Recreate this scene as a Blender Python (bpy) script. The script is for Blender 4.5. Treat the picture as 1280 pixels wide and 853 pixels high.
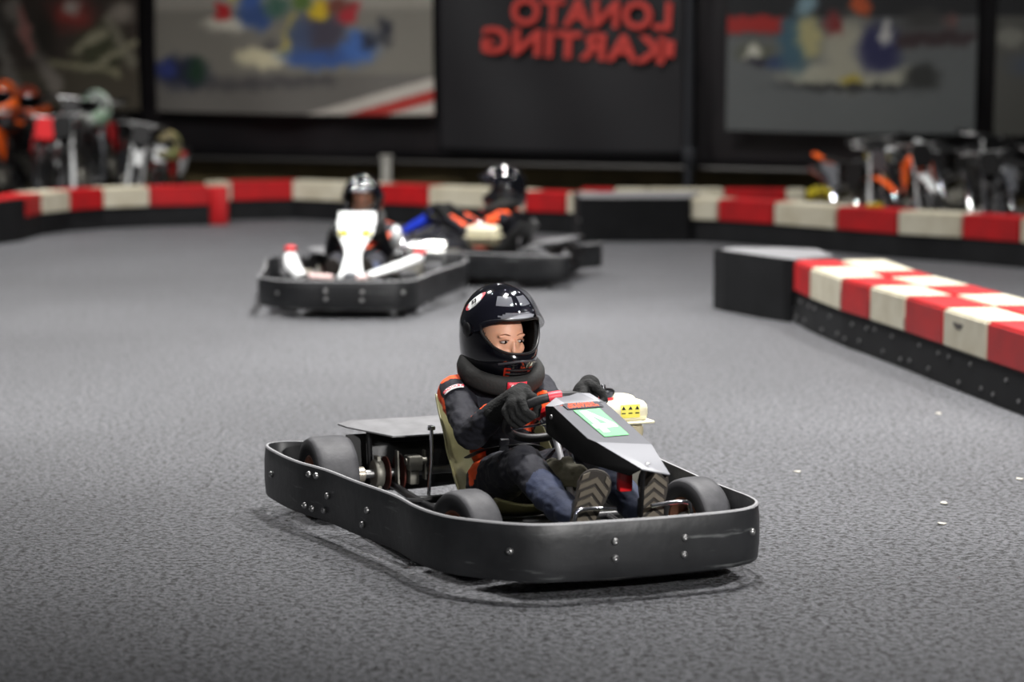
import bpy, bmesh, math, random
from mathutils import Vector, Matrix, noise, Euler
R = math.radians
V = Vector
random.seed(7)
scene = bpy.context.scene
for o in list(bpy.data.objects): bpy.data.objects.remove(o)
col = scene.collection

# ------------------------------------------------------------------ camera, world, lights, exposure
CAM_H = 1.56
PITCH = math.atan((426.5-70)/(1280*85/36))
cam = bpy.data.objects.new('camera', bpy.data.cameras.new('camera'))
cam.data.lens = 85; cam.data.sensor_width = 36; cam.data.sensor_fit = 'HORIZONTAL'
cam.location = (0, 0, CAM_H); cam.rotation_euler = (math.pi/2-PITCH, 0, 0)
cam.data.clip_end = 200
cam.data.dof.use_dof = True; cam.data.dof.focus_distance = 7.75; cam.data.dof.aperture_fstop = 1.75
cam.data.dof.aperture_blades = 0
col.objects.link(cam); scene.camera = cam
w = bpy.data.worlds.new('world'); scene.world = w; w.use_nodes = True
w.node_tree.nodes['Background'].inputs[0].default_value = (.58, .61, .66, 1)
w.node_tree.nodes['Background'].inputs[1].default_value = .055
scene.view_settings.view_transform = 'Standard'; scene.view_settings.look = 'None'
scene.view_settings.gamma = 1; scene.view_settings.use_curve_mapping = False
scene.view_settings.exposure = 0.35

def area_light(x, y, z, sx, sy, watts, color=(1, .98, .96), aim=None):
    l = bpy.data.lights.new('ceiling_or_fill_lamp', 'AREA'); l.shape = 'RECTANGLE'; l.size = sx; l.size_y = sy
    l.energy = watts; l.color = color
    o = bpy.data.objects.new('ceiling_or_fill_lamp', l); o.location = (x, y, z)
    if aim is not None: o.rotation_euler = (V(aim)-V((x, y, z))).to_track_quat('-Z', 'Y').to_euler()
    col.objects.link(o); return o
# rows of hall floodlights hanging over the track
for lx, ly, wt, sp in [(0.5, 8.2, 70, 75), (3.4, 7.4, 60, 80), (-2.4, 10.6, 135, 85), (2.2, 10.4, 145, 85), (-4.6, 14.2, 110, 100), (0, 14.2, 230, 100), (4.2, 13.6, 110, 100),
                       (-4.2, 20.0, 260, 140), (-.2, 19.6, 190, 140), (4.0, 17.6, 75, 140)]:
    area_light(lx, ly, 5.6, .5, .3, wt).data.spread = R(sp)
# two added fill lights from the near side, brightening the nearest driver's face
for lx, ly, lz, wt, aim in [(3.4, .6, 3.0, 30, (.3, 7.9, .55)), (-1.6, -.6, 3.6, 4, (-.2, 8.0, .5))]:
    a_ = area_light(lx, ly, lz, .3, .22, wt, aim=aim); a_.data.spread = R(44)

# ------------------------------------------------------------------ materials
def srgb(r, g, b):
    f = lambda c: (c/255/12.92) if c/255 <= .04045 else ((c/255+.055)/1.055)**2.4
    return (f(r), f(g), f(b), 1)
MATS = {}
def mat(name, rgb, rough=.5, metal=0, spec=.5, bump=0, bscale=200, var=0, vscale=8, coat=0, var_rgb=None, alpha=1, emit=None):
    if name in MATS: return MATS[name]
    m = bpy.data.materials.new(name); m.use_nodes = True; nt = m.node_tree; b = nt.nodes['Principled BSDF']
    c = srgb(*rgb); b.inputs['Base Color'].default_value = c
    b.inputs['Roughness'].default_value = rough; b.inputs['Metallic'].default_value = metal
    b.inputs['Specular IOR Level'].default_value = spec; b.inputs['Coat Weight'].default_value = coat
    b.inputs['Coat Roughness'].default_value = .05; b.inputs['Alpha'].default_value = alpha
    tc = nt.nodes.new('ShaderNodeTexCoord')
    if var:
        n = nt.nodes.new('ShaderNodeTexNoise'); n.inputs['Scale'].default_value = vscale; n.inputs['Detail'].default_value = 6
        nt.links.new(tc.outputs['Object'], n.inputs['Vector'])
        r = nt.nodes.new('ShaderNodeValToRGB'); r.color_ramp.elements[0].position = .35; r.color_ramp.elements[1].position = .72
        r.color_ramp.elements[0].color = c
        r.color_ramp.elements[1].color = srgb(*var_rgb) if var_rgb else (c[0]*(1-var), c[1]*(1-var), c[2]*(1-var), 1)
        nt.links.new(n.outputs['Fac'], r.inputs[0]); nt.links.new(r.outputs[0], b.inputs['Base Color'])
    if bump:
        n2 = nt.nodes.new('ShaderNodeTexNoise'); n2.inputs['Scale'].default_value = bscale; n2.inputs['Detail'].default_value = 3
        nt.links.new(tc.outputs['Object'], n2.inputs['Vector'])
        bp = nt.nodes.new('ShaderNodeBump'); bp.inputs['Strength'].default_value = bump; bp.inputs['Distance'].default_value = .005
        nt.links.new(n2.outputs['Fac'], bp.inputs['Height']); nt.links.new(bp.outputs[0], b.inputs['Normal'])
    MATS[name] = m; return m

def asphalt():
    m = bpy.data.materials.new('asphalt'); m.use_nodes = True; nt = m.node_tree; b = nt.nodes['Principled BSDF']
    L = nt.links.new; N = nt.nodes.new
    tc = N('ShaderNodeTexCoord')
    vo = N('ShaderNodeTexVoronoi'); vo.inputs['Scale'].default_value = 85; L(tc.outputs['Object'], vo.inputs['Vector'])
    n1 = N('ShaderNodeTexNoise'); n1.inputs['Scale'].default_value = 48; n1.inputs['Detail'].default_value = 6; n1.inputs['Roughness'].default_value = .75
    L(tc.outputs['Object'], n1.inputs['Vector'])
    n2 = N('ShaderNodeTexNoise'); n2.inputs['Scale'].default_value = .55; n2.inputs['Detail'].default_value = 4; L(tc.outputs['Object'], n2.inputs['Vector'])
    r1 = N('ShaderNodeValToRGB'); r1.color_ramp.elements[0].position = .42; r1.color_ramp.elements[1].position = .53
    r1.color_ramp.elements[0].color = srgb(14, 14, 15); r1.color_ramp.elements[1].color = srgb(97, 98, 101)
    L(n1.outputs['Fac'], r1.inputs[0])
    r2 = N('ShaderNodeValToRGB'); r2.color_ramp.elements[0].position = .3; r2.color_ramp.elements[1].position = .7
    r2.color_ramp.elements[0].color = (.80, .80, .82, 1); r2.color_ramp.elements[1].color = (1.1, 1.1, 1.12, 1)
    L(n2.outputs['Fac'], r2.inputs[0])
    n3 = N('ShaderNodeTexNoise'); n3.inputs['Scale'].default_value = 30; n3.inputs['Detail'].default_value = 3; L(tc.outputs['Object'], n3.inputs['Vector'])
    r3 = N('ShaderNodeValToRGB'); r3.color_ramp.elements[0].position = .33; r3.color_ramp.elements[1].position = .42
    r3.color_ramp.elements[0].color = (.18, .18, .18, 1); r3.color_ramp.elements[1].color = (1, 1, 1, 1); L(n3.outputs['Fac'], r3.inputs[0])
    m3 = N('ShaderNodeMixRGB'); m3.blend_type = 'MULTIPLY'; m3.inputs[0].default_value = 1; L(r1.outputs[0], m3.inputs[1]); L(r3.outputs[0], m3.inputs[2])
    mx = N('ShaderNodeMixRGB'); mx.blend_type = 'MULTIPLY'; mx.inputs[0].default_value = 1
    L(m3.outputs[0], mx.inputs[1]); L(r2.outputs[0], mx.inputs[2]); L(mx.outputs[0], b.inputs['Base Color'])
    b.inputs['Roughness'].default_value = .55; b.inputs['Specular IOR Level'].default_value = .45
    ad = N('ShaderNodeMath'); ad.operation = 'ADD'; L(vo.outputs['Distance'], ad.inputs[0]); L(n1.outputs['Fac'], ad.inputs[1])
    bp = N('ShaderNodeBump'); bp.inputs['Strength'].default_value = .9; bp.inputs['Distance'].default_value = .011
    L(ad.outputs[0], bp.inputs['Height']); L(bp.outputs[0], b.inputs['Normal'])
    return m

def print_mat():
    m = bpy.data.materials.new('printed_fabric'); m.use_nodes = True; nt = m.node_tree; b = nt.nodes['Principled BSDF']
    a = nt.nodes.new('ShaderNodeVertexColor'); a.layer_name = 'print'
    nt.links.new(a.outputs[0], b.inputs['Base Color']); b.inputs['Roughness'].default_value = .6
    b.inputs['Specular IOR Level'].default_value = .3
    return m

def visor_mat():
    m = bpy.data.materials.new('visor'); m.use_nodes = True; nt = m.node_tree; b = nt.nodes['Principled BSDF']
    b.inputs['Base Color'].default_value = (.008, .008, .014, 1); b.inputs['Roughness'].default_value = .04
    b.inputs['Alpha'].default_value = .30; b.inputs['Specular IOR Level'].default_value = .9
    return m

M_asph = asphalt(); M_print = print_mat(); M_visor = visor_mat()
M_band = mat('black_poly_band', (20, 21, 23), .45, bump=.3, bscale=25, var=.5, vscale=6, var_rgb=(38, 39, 41))
def scratch(m, rgb, sc, lo, hi):
    nt = m.node_tree; b = nt.nodes['Principled BSDF']; src = b.inputs['Base Color'].links[0].from_socket
    tc = nt.nodes.new('ShaderNodeTexCoord'); mp = nt.nodes.new('ShaderNodeMapping'); mp.inputs['Scale'].default_value = sc; nt.links.new(tc.outputs['Object'], mp.inputs[0])
    n = nt.nodes.new('ShaderNodeTexNoise'); n.inputs['Scale'].default_value = 1; n.inputs['Detail'].default_value = 8; n.inputs['Roughness'].default_value = .65; nt.links.new(mp.outputs[0], n.inputs['Vector'])
    r = nt.nodes.new('ShaderNodeValToRGB'); r.color_ramp.elements[0].position = lo; r.color_ramp.elements[1].position = hi; nt.links.new(n.outputs['Fac'], r.inputs[0])
    mx = nt.nodes.new('ShaderNodeMixRGB'); mx.inputs[2].default_value = srgb(*rgb); nt.links.new(r.outputs[0], mx.inputs[0]); nt.links.new(src, mx.inputs[1]); nt.links.new(mx.outputs[0], b.inputs['Base Color'])
scratch(M_band, (92, 94, 94), (5, 5, 45), .60, .74)
M_edge = mat('worn_band_edge', (150, 150, 152), .5)
M_tyre = mat('tyre_rubber', (52, 52, 55), .6, bump=.2, bscale=60, var=.3, var_rgb=(72, 72, 75), vscale=20)
M_tyre_side = mat('tyre_sidewall', (34, 34, 36), .6)
M_chrome = mat('chrome', (215, 215, 220), .12, 1)
M_steel = mat('dull_steel', (150, 150, 150), .38, .9)
M_rust = mat('rusty_steel', (88, 42, 34), .6, .4, var=.5, vscale=40)
M_alloy = mat('cast_alloy', (128, 126, 118), .5, .6)
M_blackpaint = mat('black_frame_paint', (14, 14, 16), .35)
M_cream = mat('cream_plastic', (214, 208, 180), .4, bump=.05, bscale=20)
M_creamdk = mat('beige_plastic', (176, 166, 138), .45)
M_yellow = mat('yellow_sticker', (232, 220, 96), .5)
M_blackmk = mat('black_print', (18, 18, 18), .5)
M_olive = mat('olive_fibreglass', (126, 122, 88), .3, coat=.3, var=.25, vscale=9)
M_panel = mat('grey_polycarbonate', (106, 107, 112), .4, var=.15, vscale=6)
M_panel_lit = mat('lit_grey_polycarbonate', (140, 141, 146), .4)  # brighter facets of the folded sheet, their light put into the colour
M_panel_shaded = mat('shaded_panel_side', (10, 10, 11), .75, spec=.2)  # folded side walls of the same sheet, shade put into the colour
M_green = mat('green_sticker', (118, 208, 134), .45)
M_white = mat('white_sticker', (236, 238, 236), .45)
M_orangeprint = mat('orange_print', (232, 88, 52), .5)
M_wheelrub = mat('steering_rim_foam', (26, 26, 28), .5, bump=.2, bscale=80)
M_redtape = mat('red_tape', (206, 44, 62), .45)
M_suit = mat('navy_suit_fabric', (16, 17, 28), .8, bump=.35, bscale=60)
M_suitlt = mat('blue_grey_leg_fabric', (46, 54, 78), .8, bump=.4, bscale=60, var=.35, vscale=18)
M_orange = mat('orange_suit_panel', (240, 84, 24), .7, bump=.2, bscale=60)
M_glove = mat('black_knit_glove', (14, 15, 15), .9, bump=.6, bscale=160)
M_collar = mat('black_neck_collar', (30, 30, 29), .8, bump=.3, bscale=120)
M_helmet = mat('glossy_black_shell', (8, 8, 13), .12, coat=1)
M_lining = mat('helmet_lining', (12, 12, 13), .9)
M_graphic = mat('grey_helmet_graphic', (176, 178, 186), .2, coat=1)
M_skin = mat('skin', (214, 160, 132), .5, bump=.05, bscale=90)
M_skin.node_tree.nodes['Principled BSDF'].inputs['Subsurface Weight'].default_value = .15
M_skin.node_tree.nodes['Principled BSDF'].inputs['Subsurface Radius'].default_value = (.01, .004, .002)
M_eye = mat('eye_white', (164, 152, 146), .3); M_iris = mat('dark_iris', (30, 20, 16), .1); M_brow = mat('brown_brow', (150, 104, 80), .8)
M_sole = mat('taupe_shoe_sole', (98, 91, 80), .7, bump=.3, bscale=90); M_shoe = mat('black_shoe_leather', (20, 20, 22), .5)
M_groove = mat('dark_sole_groove', (50, 46, 42), .8)
M_belt = mat('black_webbing', (20, 20, 22), .7)
M_red = mat('red_barrier_plastic', (178, 16, 22), .45, var=.3, vscale=5, var_rgb=(150, 18, 22))
M_bwhite = mat('white_barrier_plastic', (200, 195, 176), .5, var=.2, vscale=6, var_rgb=(178, 170, 148))
M_skirt = mat('black_rubber_skirt', (12, 13, 15), .7, spec=.25, bump=.15, bscale=12, var=.3, vscale=4, var_rgb=(24, 25, 27))
M_redpl = mat('red_plastic', (200, 28, 34), .35, coat=.3); M_whitepl = mat('white_plastic', (204, 206, 206), .35, coat=.3)
M_orangepl = mat('orange_plastic', (236, 96, 24), .35, coat=.3); M_blackpl = mat('black_plastic', (16, 16, 17), .4)
M_bluepl = mat('blue_plastic', (44, 72, 226), .35, coat=.3); M_yellpl = mat('yellow_plastic', (196, 180, 40), .4)
M_greenpl = mat('green_plastic', (36, 128, 60), .35, coat=.3); M_olpl = mat('olive_cream_plastic', (158, 160, 104), .4)
M_greypl = mat('grey_plastic', (96, 98, 102), .4)
M_bag = mat('olive_grey_cover', (112, 108, 90), .8, bump=.5, bscale=40, var=.3, vscale=25)

# ------------------------------------------------------------------ helpers
def tag(o, label=None, cat=None, group=None, kind=None):
    if label: o['label'] = label
    if cat: o['category'] = cat
    if group: o['group'] = group
    if kind: o['kind'] = kind
    return o
def empty(name, loc=(0, 0, 0), rz=0, label=None, cat=None, group=None):
    o = bpy.data.objects.new(name, None); col.objects.link(o); o.location = loc; o.rotation_euler = (0, 0, rz)
    o.empty_display_size = .1
    return tag(o, label, cat, group)
def obj(name, bm, mats, parent=None, smooth=True, angle=38):
    me = bpy.data.meshes.new(name); bmesh.ops.recalc_face_normals(bm, faces=bm.faces); bm.to_mesh(me); bm.free()
    for m in (mats if isinstance(mats, (list, tuple)) else [mats]): me.materials.append(m)
    if smooth:
        for p in me.polygons: p.use_smooth = True
        me.set_sharp_from_angle(angle=R(angle))
    o = bpy.data.objects.new(name, me); col.objects.link(o); o.parent = parent; return o
def B(): return bmesh.new()
def merge(bm, src, mi=0, M=None):
    if M is not None: bmesh.ops.transform(src, matrix=M, verts=src.verts)
    vm = {v: bm.verts.new(v.co) for v in src.verts}
    for f in src.faces:
        try:
            nf = bm.faces.new([vm[v] for v in f.verts]); nf.material_index = mi if mi >= 0 else f.material_index
        except ValueError: pass
    src.free()
def rbox(bm, c, s, r=.005, mi=0, rot=None, seg=2):
    t = B(); bmesh.ops.create_cube(t, size=1)
    bmesh.ops.scale(t, vec=s, verts=t.verts)
    if r: bmesh.ops.bevel(t, geom=list(t.edges), offset=min(r, min(s)*.49), segments=seg, affect='EDGES', profile=.5)
    M = Matrix.Translation(c)
    if rot is not None: M = M @ Euler(rot).to_matrix().to_4x4()
    merge(bm, t, mi, M)
def frame(d):
    d = d.normalized(); a = V((0, 0, 1)) if abs(d.z) < .9 else V((1, 0, 0))
    x = d.cross(a).normalized(); return x, x.cross(d).normalized()
def cr(P, n=6, closed=False):
    P = [V(p) for p in P]; N = len(P); o = []
    rng = range(N) if closed else range(N-1)
    for i in rng:
        if closed: a, b, c, d = P[i-1], P[i], P[(i+1) % N], P[(i+2) % N]
        else: a, b, c, d = P[max(i-1, 0)], P[i], P[i+1], P[min(i+2, N-1)]
        for k in range(n):
            t = k/n; o.append(.5*((2*b)+(-a+c)*t+(2*a-5*b+4*c-d)*t*t+(-a+3*b-3*c+d)*t**3))
    if not closed: o.append(P[-1])
    return o
def tube(bm, pts, r, seg=10, mi=0, closed=False, caps=True, flat=1):
    pts = [V(p) for p in pts]; n = len(pts); rs = r if isinstance(r, (list, tuple)) else [r]*n; rings = []; px = None
    for i, p in enumerate(pts):
        if closed: d = pts[(i+1) % n]-pts[i-1]
        else: d = pts[min(i+1, n-1)]-pts[max(i-1, 0)]
        d.normalize()
        if px is None: x, y = frame(d)
        else:
            x = (px-d*px.dot(d)).normalized(); y = x.cross(d)
        px = x
        rings.append([bm.verts.new(p+(x*math.cos(a)+y*math.sin(a)*flat)*rs[i]) for a in [2*math.pi*k/seg for k in range(seg)]])
    for i in range(n if closed else n-1):
        a, b = rings[i], rings[(i+1) % n]
        off = 0
        if closed and i == n-1: off = min(range(seg), key=lambda s: (a[0].co-b[s].co).length)
        for k in range(seg):
            try:
                f = bm.faces.new([a[k], a[(k+1) % seg], b[(k+1+off) % seg], b[(k+off) % seg]]); f.material_index = mi
            except ValueError: pass
    if caps and not closed:
        for rg in (rings[0], rings[-1]):
            f = bm.faces.new(rg); f.material_index = mi
def sph(bm, c, s, mi=0, sub=3, M=None):
    t = B(); bmesh.ops.create_icosphere(t, subdivisions=sub, radius=1)
    if not isinstance(s, (list, tuple)): s = (s, s, s)
    bmesh.ops.scale(t, vec=s, verts=t.verts); Mx = Matrix.Translation(c)
    if M is not None: Mx = Mx @ M
    merge(bm, t, mi, Mx)
def lathe(bm, prof, c, axis, seg=32, mi=0, mis=None, closed=False):
    """prof = [(radius, along axis)]"""
    ax = V(axis).normalized(); x, y = frame(ax); c = V(c); rings = []
    for r, h in prof:
        rings.append([bm.verts.new(c+ax*h+(x*math.cos(a)+y*math.sin(a))*max(r, 1e-4)) for a in [2*math.pi*k/seg for k in range(seg)]])
    n = len(prof)
    for i in range(n if closed else n-1):
        a, b = rings[i], rings[(i+1) % n]
        for k in range(seg):
            f = bm.faces.new([a[k], a[(k+1) % seg], b[(k+1) % seg], b[k]]); f.material_index = mis[i] if mis else mi
    if not closed:
        for rg in (rings[0], rings[-1]):
            f = bm.faces.new(rg); f.material_index = mi
def plate(bm, poly, n, th, mi=0, bev=0):
    """planar polygon (3d points) thickened along n"""
    t = B(); n = V(n).normalized()*th
    a = [t.verts.new(V(p)) for p in poly]; b = [t.verts.new(V(p)+n) for p in poly]
    t.faces.new(a); t.faces.new(list(reversed(b)))
    for i in range(len(a)): t.faces.new([a[i-1], b[i-1], b[i], a[i]])
    if bev: bmesh.ops.bevel(t, geom=list(t.edges), offset=bev, segments=2, affect='EDGES')
    merge(bm, t, mi)
def text_bm(s, size, mirrored=False, bold=.02, depth=.0015):
    c = bpy.data.curves.new('t', 'FONT'); c.body = s; c.size = size; c.align_x = 'CENTER'; c.align_y = 'CENTER'
    c.offset = bold*size; c.extrude = depth; c.space_character = 1.08
    o = bpy.data.objects.new('t', c); col.objects.link(o); dg = bpy.context.evaluated_depsgraph_get(); dg.update()
    me = bpy.data.meshes.new_from_object(o.evaluated_get(dg)); t = B(); t.from_mesh(me)
    bpy.data.objects.remove(o); bpy.data.curves.remove(c); bpy.data.meshes.remove(me)
    if mirrored: bmesh.ops.scale(t, vec=(-1, 1, 1), verts=t.verts)
    return t
def basis(o, x, y):
    """matrix whose local x,y lie along x,y"""
    x = V(x).normalized(); y = V(y); y = (y-x*y.dot(x)).normalized(); z = x.cross(y)
    M = Matrix((x, y, z)).transposed().to_4x4(); M.translation = V(o); return M
def blob(name, bm, vox, parent, mats, matfn=None, smooth=6, disp=None):
    me = bpy.data.meshes.new(name); bmesh.ops.recalc_face_normals(bm, faces=bm.faces); bm.to_mesh(me); bm.free()
    o = bpy.data.objects.new(name, me); col.objects.link(o)
    m = o.modifiers.new('r', 'REMESH'); m.mode = 'VOXEL'; m.voxel_size = vox
    s = o.modifiers.new('s', 'SMOOTH'); s.iterations = smooth; s.factor = .5
    dg = bpy.context.evaluated_depsgraph_get(); dg.update()
    nm = bpy.data.meshes.new_from_object(o.evaluated_get(dg)); bpy.data.objects.remove(o); bpy.data.meshes.remove(me)
    nm.materials.clear()
    for mm in mats: nm.materials.append(mm)
    if disp:
        nr = [v.normal.copy() for v in nm.vertices]
        for v, n in zip(nm.vertices, nr): v.co += n*disp(v.co)
    for p in nm.polygons:
        p.use_smooth = True
        p.material_index = matfn(p.center) if matfn else 0
    nm.name = name
    o = bpy.data.objects.new(name, nm); col.objects.link(o); o.parent = parent; return o
def limb(bm, pts, rs, seg=16):
    pts = [V(p) for p in pts]
    for i, p in enumerate(pts): sph(bm, p, rs[i], sub=3)
    for i in range(len(pts)-1): tube(bm, [pts[i], pts[i+1]], [rs[i], rs[i+1]], seg)
def seg_dist(p, a, b):
    a = V(a); b = V(b); t = max(0, min(1, (p-a).dot(b-a)/max((b-a).length_squared, 1e-9))); return (p-(a+(b-a)*t)).length

# ------------------------------------------------------------------ setting
bm = B()
bmesh.ops.create_grid(bm, x_segments=1, y_segments=1, size=1)
bmesh.ops.scale(bm, vec=(22, 26, 1), verts=bm.verts); bmesh.ops.translate(bm, vec=(0, 14, 0), verts=bm.verts)
f = obj('floor', bm, M_asph, smooth=False); tag(f, 'grey grained asphalt track surface', kind='structure')

WA = V((-5.72, 27.0, 0)); WB = V((4.55, 21.5, 0)); WD = (WB-WA).normalized(); WN = V((WD.y, -WD.x, 0))   # WN points to the camera
def wp(u, z, off=0): return WA+WD*u+WN*off+V((0, 0, z))
M_curtain = mat('black_curtain', (19, 18, 20), .38, var=.3, vscale=1.2, var_rgb=(34, 31, 33))
M_verge = mat('olive_brown_wall_foot', (92, 80, 50), .8, var=.4, vscale=3)
bm = B()
a = [bm.verts.new(p) for p in (wp(-6, 0, -.35), wp(18, 0, -.35), wp(18, 5.9, -.35), wp(-6, 5.9, -.35))]; bm.faces.new(a)
g = bmesh.ops.extrude_face_region(bm, geom=list(bm.faces)); bmesh.ops.translate(bm, vec=-WN*.15, verts=[e for e in g['geom'] if isinstance(e, bmesh.types.BMVert)])
tag(obj('wall_back', bm, M_verge, smooth=False), 'olive brown wall behind the black curtain', kind='structure')
# the black sheet hung along the wall, softly folded
bm = B(); nu, nz = 260, 36; gv = []
for i in range(nu+1):
    u = -5.5+23*i/nu; rw = []
    for k in range(nz+1):
        z = .50+4.6*k/nz
        zz = z + (.02*math.sin(u*1.3)*(1-k/nz) if k < 3 else 0)
        off = .03*math.sin(u*3.1+.6*math.sin(z*1.4))+.05*noise.noise(V((u*.5+z*.9, z*.35, 0)))+.03*noise.noise(V((u*1.6-z*1.2, z, 3)))
        rw.append(bm.verts.new(wp(u, zz, -.12+off)))
    gv.append(rw)
for i in range(nu):
    for k in range(nz): bm.faces.new([gv[i][k], gv[i+1][k], gv[i+1][k+1], gv[i][k+1]])
o = obj('curtain', bm, M_curtain); md = o.modifiers.new('t', 'SOLIDIFY'); md.thickness = .004
tag(o, 'black hanging sheet behind the banners along the back wall', 'curtain')
bm = B(); tube(bm, [wp(-5.5, .49, -.02), wp(2.5, .48, -.01), wp(8.44, .5, -.02), wp(17.4, .5, -.02)], .022, 8)
tag(obj('rail', bm, mat('grey_rail', (66, 64, 62), .5, .4)), 'thin grey rail along the bottom hem of the black sheet', 'rail')
bm = B(); tube(bm, [wp(8.44, 0, .1), wp(8.44, 4.6, .1)], .045, 12); rbox(bm, wp(8.44, .02, .1), (.16, .16, .04), .004); rbox(bm, wp(8.44, .62, .1), (.11, .11, .16), .01)
tag(obj('post', bm, mat('grey_pole', (46, 48, 52), .45, .3)), 'tall grey pole in front of the black sheet right of the red lettering', 'pole')
bm = B(); rbox(bm, wp(5.13, .27, .15), (.10, .10, .54), .01); rbox(bm, wp(5.13, .55, .15), (.125, .125, .03), .005)
tag(obj('post', bm, mat('pale_post', (168, 166, 158), .6, var=.3)), 'short pale post standing behind the barrier under the sheet', 'post')

# ---- banners with printed pictures
def sm(x): x = max(0., min(1., x)); return x*x*(3-2*x)
def paint(px, py, base, items):
    wx = noise.noise(V((px*.06, py*.06, 0)))*7+noise.noise(V((px*.15, py*.15, 4)))*5; wy = noise.noise(V((px*.06, py*.06, 9)))*6+noise.noise(V((px*.15, py*.15, 14)))*4
    c = list(base(px, py)) if callable(base) else list(base)
    px += wx; py += wy
    for it in items:
        k = it[0]
        if k == 'e':
            _, cx, cy, rx, ry, rgb, soft = it
            d = math.hypot((px-cx)/rx, (py-cy)/ry); a = sm((1+soft-d)/(2*soft))
        elif k == 'l':
            _, x0, y0, x1, y1, wd, rgb, soft = it
            t = max(0, min(1, ((px-x0)*(x1-x0)+(py-y0)*(y1-y0))/((x1-x0)**2+(y1-y0)**2+1e-9)))
            d = math.hypot(px-x0-t*(x1-x0), py-y0-t*(y1-y0))/wd; a = sm((1+soft-d)/(2*soft))
        else:
            _, x0, y0, x1, y1, rgb, soft = it
            a = sm((px-x0)/soft+.5)*sm((x1-px)/soft+.5)*sm((py-y0)/soft+.5)*sm((y1-py)/soft+.5)
        c = [c[i]*(1-a)+rgb[i]*a for i in range(3)]
    return c
def banner(name, label, u0, u1, zb, zt, x0, x1, y0, y1, base, items, tilt=0, frm=.09, nx=170, ny=110, parent_mat=None, lit_tone=.82):
    root = empty(name, wp((u0+u1)/2, zb, .0), label=label, cat='banner')
    inv = root.matrix_basis.inverted() if False else None
    org = wp((u0+u1)/2, zb, 0)
    bm = B(); cl = bm.loops.layers.color.new('print') if False else None
    vs = []; cols = []
    for i in range(nx+1):
        rw = []
        for k in range(ny+1):
            s = i/nx; t = k/ny; u = u0+(u1-u0)*s
            z = zb+(zt-zb)*t - tilt*(s-.5)*(1-t*.3) - .015*math.sin(s*math.pi)*(1-t)
            off = .05+.012*math.sin(u*5+z*2)+.02*noise.noise(V((u*.9, z*.9, 1)))
            rw.append(bm.verts.new(wp(u, z, off)-org))
            cols.append(paint(x0+(x1-x0)*s, y1+(y0-y1)*t, base, items))
        vs.append(rw)
    for i in range(nx):
        for k in range(ny): bm.faces.new([vs[i][k], vs[i+1][k], vs[i+1][k+1], vs[i][k+1]])
    o = obj('printed_sheet', bm, M_print if parent_mat is None else parent_mat, root)
    if parent_mat is None:
        at = o.data.color_attributes.new('print', 'FLOAT_COLOR', 'POINT')
        for i, c in enumerate(cols):
            n_ = lit_tone+.05*noise.noise(V((i*.37, i*.011, 0)))  # dim lighting of the right banners is worked into their print colours
            at.data[i].color = tuple(x*n_ for x in srgb(*c)[:3])+(1,)
    md = o.modifiers.new('t', 'SOLIDIFY'); md.thickness = .003; md.offset = -1
    return root, org
def curb(px, py):   # poster 2 background
    c = (128, 125, 116) if py < 96 else (112, 109, 104)
    t = sm((py-6)/14); c = tuple(a*(1-t)+b*t for a, b in zip((160, 156, 146), c))
    ln = 100+(545-px)*.30                              # kerb edge runs down to the left
    if py > ln:
        k = ((py-ln)/15)
        c = (196, 190, 180) if int(k) % 2 == 0 or px < 440 else (176, 58, 52)
    return c
banner('banner', 'large printed picture banner of karts racing, left of the red lettering', 2.22, 5.62, .97, 2.75, 199, 545, -75, 147, curb, [
    ('l', 250, 112, 420, 103, 7, (84, 82, 82), .9),
    ('e', 232, 95, 34, 20, (40, 44, 62), .5), ('e', 252, 92, 13, 17, (34, 60, 44), .5), ('e', 213, 90, 12, 14, (52, 62, 120), .6),
    ('e', 300, 32, 36, 9, (206, 202, 186), .5), ('r', 279, 4, 298, 26, (186, 42, 46), 6), ('e', 330, 22, 20, 18, (60, 84, 134), .5), ('e', 322, -4, 16, 16, (66, 96, 160), .5),
    ('e', 356, 8, 14, 16, (70, 104, 90), .6), ('e', 305, -12, 10, 12, (220, 200, 60), .5),
    ('e', 340, 74, 34, 13, (214, 206, 172), .4), ('e', 346, 58, 10, 8, (96, 94, 92), .5), ('l', 366, 66, 376, 28, 7, (196, 180, 92), .6), ('e', 410, 72, 46, 15, (66, 96, 158), .4), ('e', 456, 62, 22, 20, (74, 110, 176), .5),
    ('e', 392, 46, 22, 22, (78, 90, 118), .5), ('e', 418, 40, 22, 26, (78, 74, 86), .5), ('e', 410, 14, 13, 13, (222, 190, 54), .4), ('e', 444, 18, 13, 14, (176, 52, 60), .4), ('e', 432, 8, 14, 10, (120, 70, 60), .6),
    ('e', 386, 2, 12, 14, (96, 122, 66), .5), ('e', 488, 42, 9, 16, (50, 52, 60), .5), ('e', 470, 54, 10, 12, (48, 54, 70), .5), ('e', 500, -30, 60, 22, (84, 96, 70), .9), ('e', 260, -50, 60, 24, (96, 104, 84), .9)])
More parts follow.
